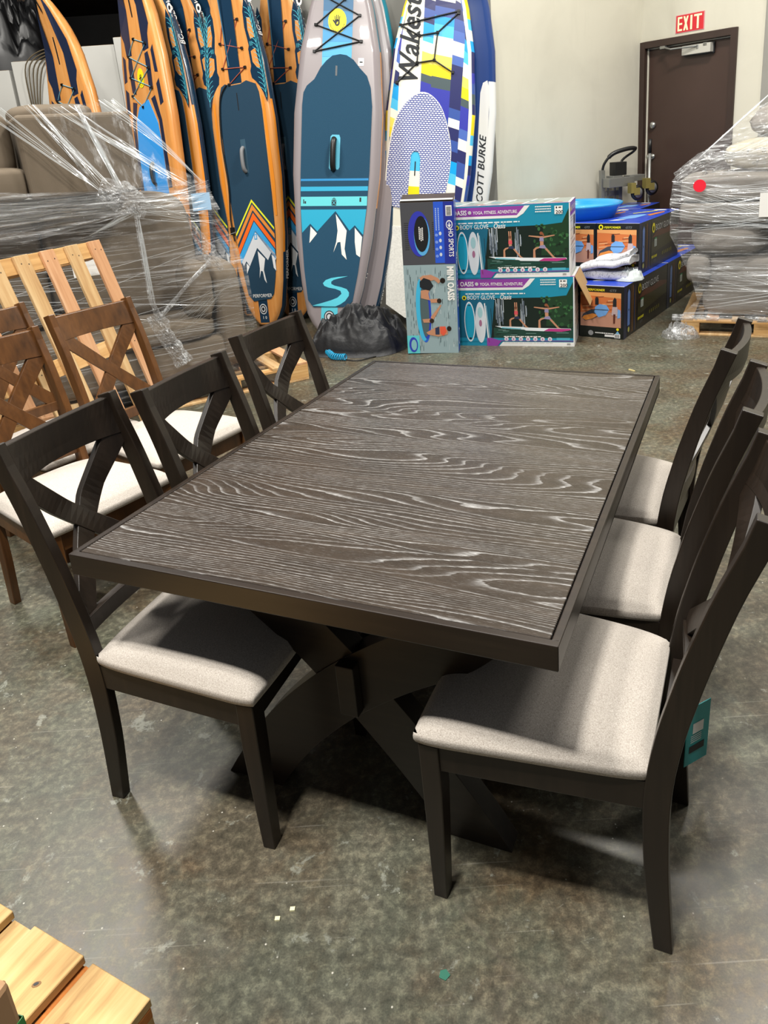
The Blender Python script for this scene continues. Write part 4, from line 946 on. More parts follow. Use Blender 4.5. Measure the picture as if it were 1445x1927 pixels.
for x in (.06, .10, .58): 
    for i in range(14): b.rect(x, x+.035, .70+i*.013, .704+i*.013, hexm('#2b2c30'), .0016, F)
for x in (.65, .70): microtext(b, 0, 0, 0, 0, WHT, 0, F); [b.rect(x, x+.02, .82+i*.012, .829+i*.012, hexm('#9db4e4'), .002, F) for i in range(12)]
for y in (.80,.755,.71,.665): b.disc(.73, y, .025, hexm('#c6ccd6'), .0022, F, 14, ry=.012); b.disc(.66, y-.01, .03, hexm('#7391dc'), .0022, F, 10, ry=.010)
b.rect(.845, .96, .91, .975, WHT, .002, F); [b.rect(.86, .945, .915+i*.006, .918+i*.006, M_ink, .0026, F) for i in range(9)]
b.disc(.905, .855, .062, WHT, .002, F, 24, ry=.028); b.disc(.905, .855, .048, hexm('#24308c'), .0026, F, 24, ry=.021); b.poly([(.86,.86),(.89,.85),(.905,.875),(.92,.85),(.95,.86),(.905,.835)], WHT, .003, F)
FT = fr[0]
b.text('HO SPORTS', .885*W, .828*H, .052, M_white, .0028, FT, rot=-PI/2, sx=.76, bold=.0006)
# sea photograph
b.rect(0, 1, 0, .60, hexm('#8ea3a8', .35), .0012, F); rnd = random.Random(8)
for i in range(150):
    x, y = rnd.uniform(.02, .98), rnd.uniform(.01, .56); dark = x < .35
    b.poly([(x, y), (x+.008, y-.002), (x+.012, y+rnd.uniform(.02,.06)), (x+.002, y+.03)], hexm(rnd.choice(['#3f565c', '#2b3c40', '#5d767c'] if dark or rnd.random() < .4 else ['#a9b9bd', '#c0ccce', '#76898e']), .35), .0016, F)
b.disc(.36, .30, .135, hexm('#2b62c4'), .002, F, 36, ry=.225, rot=.06); b.disc(.33, .30, .125, hexm('#3fb0d8'), .0024, F, 36, ry=.215, rot=.06); b.disc(.385, .29, .10, hexm('#2d3cae'), .0028, F, 36, ry=.19, rot=.06); b.disc(.37, .29, .085, hexm('#4d5f62'), .0032, F, 30, ry=.175, rot=.06)
def swimmer(pts, m, o=.0042): b.poly(pts, m, o, F)
swimmer([(.30,.515),(.36,.53),(.52,.535),(.66,.51),(.70,.49),(.66,.475),(.58,.50),(.45,.49),(.34,.47)], SKIN); swimmer([(.30,.49),(.38,.515),(.50,.50),(.56,.46),(.48,.43),(.36,.44),(.30,.455)], M_ink, .0046); b.disc(.74, .495, .05, hexm('#1e1712'), .0048, F, 14, ry=.018)
swimmer([(.31,.43),(.48,.44),(.46,.41),(.48,.365),(.31,.38)], SKIN); 
for cx, cy in ((.66,.36),(.50,.225)): b.disc(cx, cy, .045, hexm('#2b211c'), .0048, F, 12, ry=.016); swimmer([(cx-.18,cy+.012),(cx-.03,cy+.015),(cx-.02,cy-.012),(cx-.16,cy-.012)], SKIN)
swimmer([(.48,.25),(.60,.30),(.68,.335),(.70,.33),(.62,.28),(.52,.225)], SKIN); swimmer([(.38,.145),(.60,.185),(.80,.16),(.80,.13),(.62,.115),(.42,.13)], SKIN); swimmer([(.56,.175),(.64,.185),(.64,.13),(.56,.13)], NV, .0048); swimmer([(.65,.185),(.76,.185),(.78,.15),(.72,.12),(.66,.135)], hexm('#d9583f'), .0048); b.disc(.83, .17, .045, hexm('#241a16'), .005, F, 12, ry=.017)
b.rect(.0, .24, .0, .125, hexm('#5cc3c9', .35), .0034, F); b.disc(.12, .062, .085, hexm('#2d3cae'), .0054, F, 24, ry=.052); b.disc(.13, .06, .055, hexm('#7fb4b8'), .006, F, 20, ry=.038)
b.text('MINI OASIS', .835*W, .588*H, .070, M_white, .0036, FT, rot=-PI/2, sx=.76, bold=.0026)
b.text('MINI OASIS', .66*D, .30*H, .078, M_white, .002, fr[1], rot=PI/2, sx=1.12, bold=.002)
b.disc(.55, .10, .25, WHT, .0016, S, 24, ry=.06); b.disc(.55, .10, .18, HB, .0022, S, 24, ry=.045)
b.build('printed_box', root)
b = MB(); u, n, k, p = fr[3:7]; tp = p + k*H
def fl(a, dv, ln, m):
    t_ = Vector((0,0,.003)); q0, q1 = a; vs = [q0, q1, q1 + dv, q0 + dv]; vs += [v + t_ for v in vs]; b.add(vs, [(0,1,2,3),(7,6,5,4),(0,4,5,1),(1,5,6,2),(2,6,7,3),(3,7,4,0)], m)
fl((tp + u*.0, tp + u*W), n*.165 + k*.045, 0, hexm('#3a2f26')); fl((tp - n*.0 + k*.012, tp + u*W*.98 + k*.012), n*.15 + k*.012, 0, GREYP)
fl((tp + u*.015, tp + n*.12 + u*.015), -u*.055 - k*.03, 0, WHT)
b.build('top_flap', root)

# ------------------------------------------------------------------ cloth, tarp, coil, tub, hand truck
def lump(cx, cy, rx, ry, hz, z0, rot, seed, rough, m, n=72, sharp=1.0, fold=9):
    b = MB(); R = Matrix.Rotation(rot, 3, 'Z')
    def f(u, v):
        a = 2*PI*u; r = v
        nn = noise.noise(Vector((math.cos(a)*1.4 + seed, math.sin(a)*1.4, seed)))
        rr = r * (1 + .16*nn)
        x, y = rr*math.cos(a), rr*math.sin(a)
        h = max(0, 1 - r**2.6)**.62
        q_ = Vector((x*3 + seed, y*3, seed)); w = noise.noise(q_ + Vector((noise.noise(q_)*1.5, 0, 0)))
        w2 = abs(noise.noise(Vector((x*fold + seed, y*fold*.6, 2)))); w3 = abs(noise.noise(Vector((x*fold*2.1, y*fold*2.1, seed+5))))
        hh = h * (1 + rough*(w*.9 - w2*.9 - w3*.35)) 
        z = max(.004, hz*hh) + (.008*w2 if r > .9 else 0)
        if r > .985: z = .002
        p_ = R @ Vector((x*rx*(1+.05*w2), y*ry, 0)); return (cx + p_.x, cy + p_.y, z0 + z)
    b.grid(f, n*2, n, m); return b
M_tarp = mat('black_tarp', '#17181b', .55, bump=.3, bscale=30, bdist=.01)
t = lump(-.60, 6.10, .43, .30, .37, 0, -.06, 3.3, .42, M_tarp, 100, fold=3.6).build('tarp', None)
tag(t, 'crumpled black tarp bundled on the floor in front of the grey paddle board', 'tarp')
b = MB(); pth = smooth_curve([(-.95,5.98,.05),(-.86,5.90,.045),(-.80,5.79,.03),(-.70,5.745,.03)], 60); pts = []
for i, q_ in enumerate(pth):
    a = i * .66; tdir = (pth[min(i+1, len(pth)-1)] - pth[max(i-1, 0)]).normalized(); s_ = tdir.cross(Vector((0,0,1))).normalized(); pts.append(q_ + s_*math.cos(a)*.024 + Vector((0,0,1))*math.sin(a)*.024)
b.tube(pts, .0048, mat('blue_coil', '#1e93bd', .3), 6); b.tube(smooth_curve([(-.70,5.745,.01),(-.6,5.70,.008),(-.48,5.78,.008),(-.36,5.86,.008)], 6), .005, M_black, 6); tag(b.build('coiled_leash'), 'bright blue coiled leash lying beside the black tarp', 'leash')

g = NT('sketch_print_cloth'); n1 = g.noise(g.mapping((1,1,1)), 13, 3, .5, 2.2)
ln = g.ramp(g.math('ABSOLUTE', g.math('SUBTRACT', n1, .5)), [(.006, .8), (.02, 0.)]); g.l(g.mix(ln, '#d6d8dc', '#5d6672'), g.b.inputs['Base Color']); g.b.inputs['Roughness'].default_value = .85; M_cloth = g.m
root = thing('folded_cloth', 'white folded cloth with fine grey sketch print, lying on the dark floor carton', 'cloth', (1.496, 6.22, .427), rad(-31))
def fold_layer(x0, x1, y0, y1, z0, th, seed):
    b = MB()
    def f(u, v):
        a = 2*PI*v; c, s = math.cos(a), math.sin(a)
        cs = math.copysign(abs(c)**.35, c); ss = math.copysign(abs(s)**.8, s)
        y = (y0+y1)/2 + (y1-y0)/2*cs; z = z0 + th/2 + th/2*ss; x = x0 + (x1-x0)*u + .02*noise.noise(Vector((y*8, z*8, seed)))
        w = noise.noise(Vector((x*7, y*7, seed)))*.022; sag = .045*(u-.1)*(1 if u > .1 else 0)
        return (x, y, z + w + sag*(1-abs(cs))*0 + .06*u*(z0 > .02))
    b.grid(f, 30, 40, M_cloth)
    for uu in (0, 1): b.add([f(uu, j/24) for j in range(24)], [tuple(range(24))[::(1 if uu else -1)]], M_cloth, True)
    return b
fold_layer(-.22, .20, -.13, .17, .0, .075, 1).build('layer', root); fold_layer(-.21, .21, -.15, .15, .07, .06, 4).build('layer', root); fold_layer(-.10, .19, -.10, .15, .125, .045, 9).build('layer', root)
lp_ = lump(.17, -.02, .12, .12, .09, 0, 0, 7, .6, mat('clear_wrap_cloth', '#c9d2d2', .3), 30); lp_.build('loose_corner', root)

root = thing('round_tub', 'bright blue shallow round tub behind the cartons, before the cream wall', 'tub', (1.385, 7.03, 0))
MT = mat('blue_tub_plastic', '#2e9bd6', .25, coat=.4)
b = MB(); b.lathe([(.0,.855),(.34,.855),(.385,.95),(.41,.965),(.415,.98),(.40,.985),(.38,.97),(.37,.955),(.34,.885),(.0,.880)], MT, 64); b.build('shell', root)
b = MB(); b.lathe([(.36,.93),(.372,.942),(.368,.925),(.352,.918)], hexm('#56bbe6', .25), 64); b.lathe([(.0,.884),(.28,.884),(.31,.90),(.30,.905),(.27,.892),(.0,.892)], MT, 48); b.build('inner_rim', root)

root = thing('hand_truck', 'grey convertible hand truck with black handle and raised casters by the door', 'hand truck', (1.915, 7.93, 0), rad(36.5-12))
b = MB(); 
for x in (-.11, .11): b.box(x-.022, x+.022, -.02, .025, .08, 1.21, M_alu)
for z_ in (.35,.65,.95): b.box(-.11,.11,-.008,.012,z_,z_+.05,M_alu)
for x in (-.04,.05): b.box(x-.012,x+.012,-.008,.012,.3,1.15,M_alu)
b.build('frame', root, bevel=.002)
b = MB(); hp = smooth_curve([(-.11,0,1.18),(-.10,-.02,1.27),(-.03,-.06,1.36),(.12,-.09,1.40),(.225,-.09,1.40),(.235,-.06,1.37),(.14,-.0,1.29),(.10,0,1.18)], 5)
b.tube(hp, .013, M_black, 8); b.tube(hp[8:22], .021, M_black, 8); b.build('handle', root)
b = MB(); b.box(-.02,.12,-.10,.0,1.15,1.28,M_black); b.box(-.06,.05,-.12,-.02,1.12,1.15,M_alu); b.box(-.12,.20,-.13,-.02,1.04,1.13,M_alu); b.box(.16,.36,-.10,-.0,1.08,1.14,M_alu); b.build('latch', root, bevel=.004)
MG = mat('gold_zinc', '#a89a5a', .35, metal=.6)
for cx, cz, cy in ((.20,.97,-.17), (.42,1.0,-.13)):
    b = MB(); b.box(cx-.10,cx-.04,cy-.03,cy+.03,cz+.0,cz+.10,MG); b.box(cx-.06,cx+.01,cy-.032,cy-.026,cz-.02,cz+.05,MG); yk = b.build('caster_yoke', root)
    b = MB(); Mw = Matrix.Translation((cx, cy, cz)) @ Matrix.Rotation(PI/2, 4, 'X')
    b.lathe([(.0,-.018),(.050,-.021),(.052,.0),(.050,.021),(.0,.021)], M_rubber, 24, True, Mw); b.lathe([(.047,-.02),(.072,-.016),(.078,0),(.072,.016),(.047,.02)], M_black, 24, True, Mw); b.build('wheel', yk)
for x in (-.16, .16):
    b = MB(); b.lathe([(.0,-.02),(.09,-.02),(.1,0),(.09,.02),(0,.02)], M_black, 24, True, Matrix.Translation((x,.06,.1)) @ Matrix.Rotation(PI/2,4,'Y')); b.build('ground_wheel', root)
b = MB(); b.box(-.12,.12,-.09,-.02,.01,.025,M_alu); b.build('toe_plate', root)
root = thing('push_bar', 'slim grey pole with black grip standing before the brown door', 'pole', (2.36, 8.116, 0))
b = MB(); b.lathe([(.0,0),(.016,0),(.016,1.34),(0,1.34)], M_alu, 12); b.lathe([(.0,0),(.07,0),(.07,.02),(0,.02)], M_black, 16); b.build('pole', root); b = MB(); b.lathe([(.0,1.34),(.02,1.34),(.02,1.475),(0,1.475)], M_black, 12); b.build('grip', root)
# ------------------------------------------------------------------ pallets
M_grp = 'wooden pallets'
def pallet(name, label, M, W, D, nsl, slw, H=.135, mats=(M_pine, M_pinepink), seed=1):
    """slats run along local y; stringers along x; W across slats, D along them"""
    root = thing(name, label, 'pallet', group=M_grp); root.matrix_world = M; rnd = random.Random(seed)
    for i in range(nsl):
        x = (W - slw) * i / (nsl - 1); b = MB(); m = mats[(0,1,0,0,1,0,1)[i % 7]]
        b.box(x, x+slw, 0, D, H-.018, H, m); 
        for y in (.04, D/2, D-.05):
            for k in (-.02, .022): b.disc(x+slw/2+k+rnd.uniform(-.006,.006), y+rnd.uniform(-.015,.015), .0035, M_blackp, H+.0008)
        b.build('slat', root, bevel=.002, seg=1)
    for y in (.0, D/2-.045, D-.09):
        b = MB(); b.box(0, W, y, y+.09, H-.036, H-.018, M_pinex); b.build('stringer_board', root, bevel=.002, seg=1)
        for x in (.0, W/2-.07, W-.14): b = MB(); b.box(x, x+.14, y, y+.09, .016, H-.036, M_pinex); b.build('block', root, bevel=.002, seg=1)
        b = MB(); b.box(0, W, y, y+.09, 0, .016, M_pine); b.build('bottom_board', root, bevel=.002, seg=1)
    return root
def place(o, xd, yd): return frame(o, xd, yd)
# leaning pallet: slats run up
ang, ln = 1.25, .275; e_ = Vector((math.cos(ang), math.sin(ang), 0)); n_ = Vector((-math.sin(ang), math.cos(ang), 0)); up = (n_*math.sin(ln) + Vector((0,0,math.cos(ln)))).normalized()
Mp = Matrix((e_, up, e_.cross(up))).transposed().to_4x4(); o_ = Vector((-1.59, 4.377, .03)) - e_*1.16; Mp.translation = o_ - e_.cross(up)*.135
pallet('pallet', 'slatted pine pallet leaning upright against the wrapped brown sofas', Mp, 1.16, 1.2, 7, .092)
# pallet under the left sofas
a31 = rad(31); eL = Vector((math.cos(a31), math.sin(a31), 0)); nL = Vector((-math.sin(a31), math.cos(a31), 0)); PL = Vector((-1.06, 5.38, 0))
M1 = Matrix((nL, eL, Vector((0,0,-1)))).transposed().to_4x4()
def flat(o, xd, W, D, label, H=.135, nsl=7, slw=.09, seed=1):
    xd = Vector((xd[0], xd[1], 0)).normalized(); yd = Vector((-xd.y, xd.x, 0)); M = Matrix((xd, yd, Vector((0,0,1)))).transposed().to_4x4(); M.translation = Vector((o[0], o[1], 0))
    return pallet('pallet', label, M, W, D, nsl, slw, H, seed=seed)
o2 = PL - eL*1.15 - nL*.12 + eL*.08; flat(o2, eL, 1.15, 1.1, 'pine pallet flat on the floor under the right end of the wrapped brown sofas')
o3 = PL - eL*2.40 - nL*.12; flat(o3, eL, 1.15, 1.1, 'pine pallet flat on the floor under the left end of the wrapped brown sofas')
eR = Vector((.914, -.407, 0)); nR = Vector((.407, .914, 0)); PR = Vector((1.984, 5.849, 0))
flat(PR, eR, 1.22, 1.02, 'pine pallet under the wrapped grey sofa on the right', .14)
# foreground pallet, plywood slats
ax = Vector((-.884, .467, 0)).normalized(); bx = Vector((-ax.y, ax.x, 0)); 
Mf = Matrix((ax, bx, Vector((0,0,1)))).transposed().to_4x4(); Mf.translation = Vector((-.604, .98, 0))
root = thing('pallet', 'pallet with pale plywood boards in the lower left corner', 'pallet', group=M_grp); root.matrix_world = Mf
for i, (x0, x1, zz) in enumerate(((0,.155,.14),(.178,.325,.146),(.392,.56,.15),(.58,.74,.14),(.78,.93,.14))):
    b = MB(); b.box(x0, x1, 0, 1.1, zz-.02, zz, M_ply)
    rnd = random.Random(i)
    for yy in (.09, .5, 1.0):
        for k in (-.035, .03): 
            x = (x0+x1)/2+k; y = yy+rnd.uniform(-.02,.02); b.disc(x, y, .0085, mat('nail_dent', '#7a5a34', .7), zz+.0006, ry=.0055, rot=.8); b.disc(x+.001, y, .005, M_blackp, zz+.001, ry=.003, rot=.8)
    b.build('slat', root, bevel=.0015, seg=1)
for y in (0, .5, 1.0):
    b = MB(); b.box(0, .93, y+.003, y+.09, .095, .12, M_orangewood if y == 0 else M_pinex); b.build('stringer_board', root, bevel=.002, seg=1)
    for x in (0, .42, .83): b = MB(); b.box(x+.003, x+.10, y+.003, y+.09, .018, .095, M_pinex); b.build('block', root)
    b = MB(); b.box(0, .93, y+.003, y+.09, 0, .018, M_pine); b.build('bottom_board', root)
b = MB(); b.box(.156, .177, .003, 1.1, .10, .122, M_orangewood); b.box(.326,.391,.003,1.1,.108,.128,M_ply); b.build('filler_strip', root)
# carton with green tape, bottom-left
g = carton_frame((-1.02, .60), 18, .30, .30, .30, .152)
root = thing('cardboard_box', 'brown cardboard box with green tape on the plywood pallet, lower left corner', 'box')
b = MB(); KR = mat('kraft_box', '#9a7856', .7, var=.08, vscale=10)
cM = frame((-.705, .815, .152), (-.26, -.966, 0), (-.966, .26, 0), (0, 0, 1))
b.box(0, .34, 0, .26, 0, .298, KR, cM); b.build('box_body', root, bevel=.01)
b = MB(); G_ = mat('green_tape', '#2e7d3e', .35); b.box(-.0012, .341, -.0012, .0, .14, .215, G_, cM); b.box(-.0014, .0, -.0012, .10, .14, .215, G_, cM); b.text('e', .02, .15, .06, hexm('#1d4f2a'), .0015, frame(cM @ Vector((.0, -.0012, .0)), cM.to_3x3() @ Vector((1,0,0)), Vector((0,0,1)))); b.build('tape', root)

# ------------------------------------------------------------------ sofas
M_sofa = mat('taupe_upholstery', '#6c6153', .85, var=.06, vscale=6, bump=.25, bscale=300, spec=.2)
M_sofag = mat('grey_upholstery', '#85807a', .85, var=.06, vscale=6, bump=.25, bscale=300, spec=.2)
def cushion(b, x0, x1, y0, y1, z0, z1, m, M, r=5, puff=.02, n=14):
    """superellipsoid block"""
    c = Vector(((x0+x1)/2, (y0+y1)/2, (z0+z1)/2)); h = Vector(((x1-x0)/2, (y1-y0)/2, (z1-z0)/2))
    def f(u, v):
        a = 2*PI*u; ph = PI*(v-.5)
        k = 2/r; s = lambda q_: math.copysign(abs(q_)**k, q_)
        p_ = Vector((s(math.cos(ph))*s(math.cos(a)), s(math.cos(ph))*s(math.sin(a)), s(math.sin(ph))))
        w = noise.noise(p_*2.2 + c*3)*puff
        return (c.x + h.x*p_.x*(1+w), c.y + h.y*p_.y*(1+w), c.z + h.z*p_.z*(1+w))
    b.grid(f, n*4, n*2, m, True, M)
def loc_frame(o, e): 
    M = Matrix((e, Vector((-e.y, e.x, 0)), Vector((0,0,1)))).transposed().to_4x4(); M.translation = o; return M
ML = loc_frame(PL, eL)
root = thing('sofa', 'taupe upholstered sofa at the bottom of the wrapped pair, on the pine pallets', 'sofa', group='wrapped taupe sofas')
def sp(name, args, m=M_sofa, M=ML, **k):
    b = MB()
    for a in (args if isinstance(args[0], tuple) else [args]): cushion(b, *a, m, M, **k)
    return b.build(name, root)
sp('base', (-2.5,-.32,.03,.86,.145,.42), r=9, puff=.004)
sp('seat_cushion', (-1.42,-.47,.0,.70,.40,.56)); sp('seat_cushion', (-2.38,-1.43,.0,.70,.40,.56))
sp('armrest', (-.47,-.27,.02,.86,.145,.90), r=6, puff=.02); sp('armrest', (-2.6,-2.38,.02,.86,.15,.88), r=6)
sp('back_cushion', (-1.42,-.44,.40,.72,.55,1.36), r=5); sp('back_cushion', (-2.38,-1.43,.40,.72,.55,1.36), r=5)
sp('backrest', (-2.5,-.40,.62,.88,.15,1.40), r=8, puff=.004)
sp('pillow', (-.66,-.46,.02,.34,.52,.93), r=3.5, puff=.10)
root = thing('sofa', 'taupe upholstered sofa stacked on top of the wrapped pair', 'sofa', group='wrapped taupe sofas')
b = MB(); b.box(-1.455,-.805,.06,.95,1.42,1.90, M_sofa, ML); b.build('side_panel', root, bevel=.03, seg=4)
sp('back_cushion', (-2.45,-1.47,.10,.60,1.50,1.97), r=4.5); sp('bolster', (-1.44,-.93,.50,.95,1.80,1.99), r=4); sp('base', (-2.55,-1.44,.0,.95,1.41,1.62), r=7, puff=.01)
b = MB(); b.rect(.0, .19, .0, .13, M_white, 0, ML @ Matrix.Translation((-1.33,-.075,.95)) @ Matrix.Rotation(PI/2, 4, 'X')); b.box(0,.19,-.0765,-.0755,0,.13,M_white,ML@Matrix.Translation((-1.33,0,.95))); tag(b.build('paper_label'), 'white paper label under the film, seen between the leaning pallet slats', 'label')
b = MB(); b.box(-.55,-.43,-.072,-.068,1.27,1.38, hexm('#9fc0dd', .5), ML); tag(b.build('paper_label'), 'pale blue paper label at the top right of the film around the taupe sofas', 'label')

# grey sofa on the right
MR = loc_frame(PR, eR)
root = thing('sofa', 'grey wrapped sofa standing on the right-hand pallet', 'sofa')
sp('base', (.14,1.5,.06,.95,.145,.62), M_sofag, MR, r=9, puff=.006)
sp('seat_cushion', (.02,.62,.0,.9,.60,.88), M_sofag, MR, r=2.8, puff=.05); sp('seat_cushion', (.60,1.35,.0,.9,.60,.88), M_sofag, MR, r=2.8, puff=.05)
sp('armrest', (-.06,1.5,.02,.95,.86,1.03), M_sofag, MR, r=8, puff=.006); sp('backrest', (-.06,1.5,.04,.95,1.02,1.22), M_sofag, MR, r=8, puff=.006)
sp('armrest', (.02,.2,-.02,.3,.42,.62), M_sofag, MR, r=4)
sp('back_cushion', (.25,1.5,.3,.9,1.20,1.48), mat('pale_upholstery', '#a8a08c', .85), MR, r=3, puff=.08); sp('back_cushion', (.42,1.5,.4,.9,1.45,1.72), M_sofag, MR, r=3, puff=.08)
# ------------------------------------------------------------------ stretch film
FILM1 = film_mat('stretch_film', .045, .34, (.9, 6, 22), 1, .5); FILM2 = film_mat('stretch_film_dense', .10, .60, (1.0, 8, 24), 4, .6); FILMD = film_mat('stretch_film_draped', .03, .30, (9, 5, 1.6), 9, .4)
FSTR = mat('film_strand', '#cfd4d6', .15, spec=1, alpha=.34, coat=1); FCR = film_mat('film_crumple', .25, .8, (9, 9, 7), 13, 1.0)
ID = Matrix.Identity(4)
def sheet(b, M, pts, m, nu=40, nv=24, amp=.015, seed=0, fr=5):
    """bilinear patch through a coarse grid of control points, wrinkled"""
    R_, C_ = len(pts), len(pts[0])
    def f(u, v):
        a = v*(R_-1); i = min(int(a), R_-2); a -= i; c = u*(C_-1); j = min(int(c), C_-2); c -= j
        p_ = (Vector(pts[i][j])*(1-c) + Vector(pts[i][j+1])*c)*(1-a) + (Vector(pts[i+1][j])*(1-c) + Vector(pts[i+1][j+1])*c)*a
        w = noise.noise(Vector((u*fr+seed, v*fr*2.2, seed)))*amp + abs(noise.noise(Vector((u*fr*2+seed, v*fr*5, 3))))*amp*.7
        return Vector((p_.x, p_.y - w, p_.z))
    b.grid(f, nu, nv, m)
def fan(b, A0, A1, B0, B1, n, w=.003, sag=0, seed=0, m=None, y=-.02, k=10):
    """n fine stretched folds running from segment A to segment B"""
    rnd = random.Random(seed); A0, A1, B0, B1 = map(Vector, (A0, A1, B0, B1))
    for i in range(n):
        a = A0.lerp(A1, rnd.random()); c = B0.lerp(B1, rnd.random()) if rnd.random() < .3 else B0.lerp(B1, (i+.5)/n)
        t0, t1 = (0, 1) if rnd.random() < .45 else sorted((rnd.random()*.6, .4 + rnd.random()*.6))
        d = (c - a).normalized(); s_ = d.cross(Vector((0, -1, 0))).normalized(); ww = w * rnd.uniform(.4, 1.6); vs = []
        for j in range(k+1):
            t = t0 + (t1-t0)*j/k; p_ = a.lerp(c, t); p_.z -= sag*4*t*(1-t); p_.y += y + .004*math.sin(i*3+t*9); e = ww * (math.sin(PI*min(1, max(.12, j/k*.9+.05)))*.8+.2) * .5
            p_.z += .004*noise.noise(Vector((t*6, i, seed))); vs += [p_ - s_*e, p_ + s_*e + Vector((0, -.002, 0))]
        b.add(vs, [(2*j, 2*j+1, 2*j+3, 2*j+2) for j in range(k)], m or FSTR, True)
def crumple(b, P, W, m, seed=0, y=-.03, n=26, amp=.03):
    """creased patch along a polyline P with widths W"""
    def f(u, v):
        a = v*(len(P)-1); i = min(int(a), len(P)-2); a -= i; p_ = Vector(P[i]).lerp(Vector(P[i+1]), a); w = W[i]*(1-a) + W[i+1]*a
        d = (Vector(P[i+1]) - Vector(P[i])).normalized(); s_ = d.cross(Vector((0, -1, 0))).normalized()
        q_ = Vector((u*7+seed, v*9, seed)); z = abs(noise.noise(q_))*amp + abs(noise.noise(q_*2.3))*amp*.6
        edge = 1 + .25*noise.noise(Vector((v*7, seed, u > .5)))
        return p_ + s_*(u-.5)*w*edge + Vector((0, y - z*math.sin(PI*u), 0))
    b.grid(f, n, n*2, m, smooth=False)
root = thing('stretch_film', 'clear stretch film wound around the two taupe sofas', 'film'); root.matrix_world = ML
b = MB()
sheet(b, ID, [[(-2.75,-.10,.12),(-2,-.10,.10),(-1.2,-.09,.10),(-.6,-.08,.09),(-.22,-.06,.09)],
              [(-2.75,-.10,.5),(-2,-.11,.5),(-1.2,-.10,.5),(-.6,-.08,.5),(-.235,-.05,.5)],
              [(-2.75,-.10,.9),(-2,-.11,.9),(-1.2,-.10,.9),(-.6,-.08,.9),(-.245,-.05,.88)],
              [(-2.75,-.10,1.3),(-2,-.11,1.28),(-1.2,-.10,1.25),(-.6,-.06,1.2),(-.34,.0,1.14)],
              [(-2.75,-.10,1.47),(-2,-.09,1.43),(-1.2,-.07,1.42),(-.6,-.02,1.46),(-.42,.02,1.44)]], FILM1, 70, 60, .014, 1)
sheet(b, ID, [[(-.22,-.06,.09),(-.20,.4,.09),(-.22,.95,.09)],[(-.235,-.05,.5),(-.21,.4,.5),(-.23,.95,.5)],[(-.245,-.05,.88),(-.22,.4,.9),(-.25,.95,.9)],[(-.34,.0,1.14),(-.3,.4,1.14),(-.34,.95,1.14)],[(-.42,.02,1.44),(-.38,.5,1.44),(-.42,.95,1.44)]], FILM1, 24, 40, .0, 2)
b.build('wound_sheet', root)
b = MB()
sheet(b, ID, [[(-2.75,-.13,1.20),(-2.1,-.13,1.19),(-1.5,-.13,1.20),(-.95,-.14,1.30),(-.6,-.10,1.24),(-.36,-.02,1.26)],
              [(-2.75,-.14,1.36),(-2.1,-.15,1.36),(-1.5,-.14,1.36),(-.95,-.14,1.36),(-.6,-.10,1.34),(-.40,-.02,1.36)],
              [(-2.75,-.13,1.56),(-2.1,-.13,1.54),(-1.5,-.12,1.47),(-.95,-.13,1.44),(-.6,-.07,1.42),(-.42,-.01,1.45)]], FILM2, 90, 30, .02, 5, 8)
b.build('seam_band', root)
b = MB()
sheet(b, ID, [[(-1.15,-.13,1.42),(-.85,-.13,1.42),(-.42,-.02,1.45)],[(-1.2,.0,1.68),(-.80,-.02,1.68),(-.64,.0,1.56)],[(-1.35,.03,1.93),(-1.0,.04,1.95),(-.88,.1,1.97)]], FILMD, 50, 30, .012, 8, 5)
b.build('draped_sheet', root)
def part(name): global b; b.build(name, root); b = MB()
b = MB(); K0, K1 = (-1.06,-.12,1.42), (-.90,-.12,1.42)
fan(b, (-1.40,.03,1.95), (-1.33,.03,1.95), (-1.09,-.12,1.44), (-1.0,-.12,1.44), 20, .006, 0, 1); part('film_strip')
fan(b, (-1.125,.03,1.94), (-1.10,.03,1.94), (-.985,-.12,1.40), (-.945,-.12,1.40), 16, .007, 0, 2); part('film_strip')
fan(b, (-1.26,.03,1.93), (-1.15,.03,1.94), (-.62,-.10,1.44), (-.50,-.08,1.42), 22, .0045, .01, 3); part('film_strip')
fan(b, (-1.02,.03,1.96), (-.88,.05,1.975), (-.47,-.02,1.45), (-.44,-.02,1.44), 18, .005, -.03, 4); part('film_strip')
fan(b, (-1.62,.03,1.93), (-1.5,.03,1.94), (-1.12,-.12,1.46), (-1.06,-.12,1.42), 14, .004, .0, 5); part('film_strip')
crumple(b, [(-1.10,-.10,1.46),(-.98,-.11,1.40),(-.90,-.10,1.34),(-.90,-.10,1.26)], [.14,.20,.15,.05], FCR, 3); part('film_knot')
fan(b, (-.93,-.12,1.30), (-.90,-.12,1.30), (-.935,-.12,.72), (-.90,-.12,.72), 12, .006, 0, 6); crumple(b, [(-.915,-.10,1.26),(-.925,-.10,1.05),(-.92,-.10,.75),(-.89,-.10,.62)], [.03,.022,.03,.05], FCR, 5, amp=.01); part('film_strip')
fan(b, (-1.05,-.13,1.44), (-1.0,-.13,1.30), (-2.7,-.13,1.62), (-2.7,-.13,1.22), 80, .0036, .03, 7, k=14); part('film_strip')
fan(b, (-.90,-.13,1.40), (-.90,-.13,1.26), (-.42,-.04,1.46), (-.38,-.04,1.16), 26, .003, .015, 8); part('film_strip')
fan(b, (-2.7,-.12,1.1), (-2.7,-.12,.35), (-.3,-.08,1.12), (-.26,-.08,.30), 34, .0022, .0, 9, k=14); part('film_strip')
fan(b, (-.95,-.13,1.33), (-.90,-.13,1.30), (-1.22,-.13,1.19), (-1.18,-.13,1.21), 8, .007, .0, 10); part('film_strip')
crumple(b, [(-.60,-.06,1.26),(-.555,-.06,1.12),(-.50,-.06,1.0),(-.43,-.06,.87)], [.012,.07,.11,.04], FCR, 8); part('film_strip')
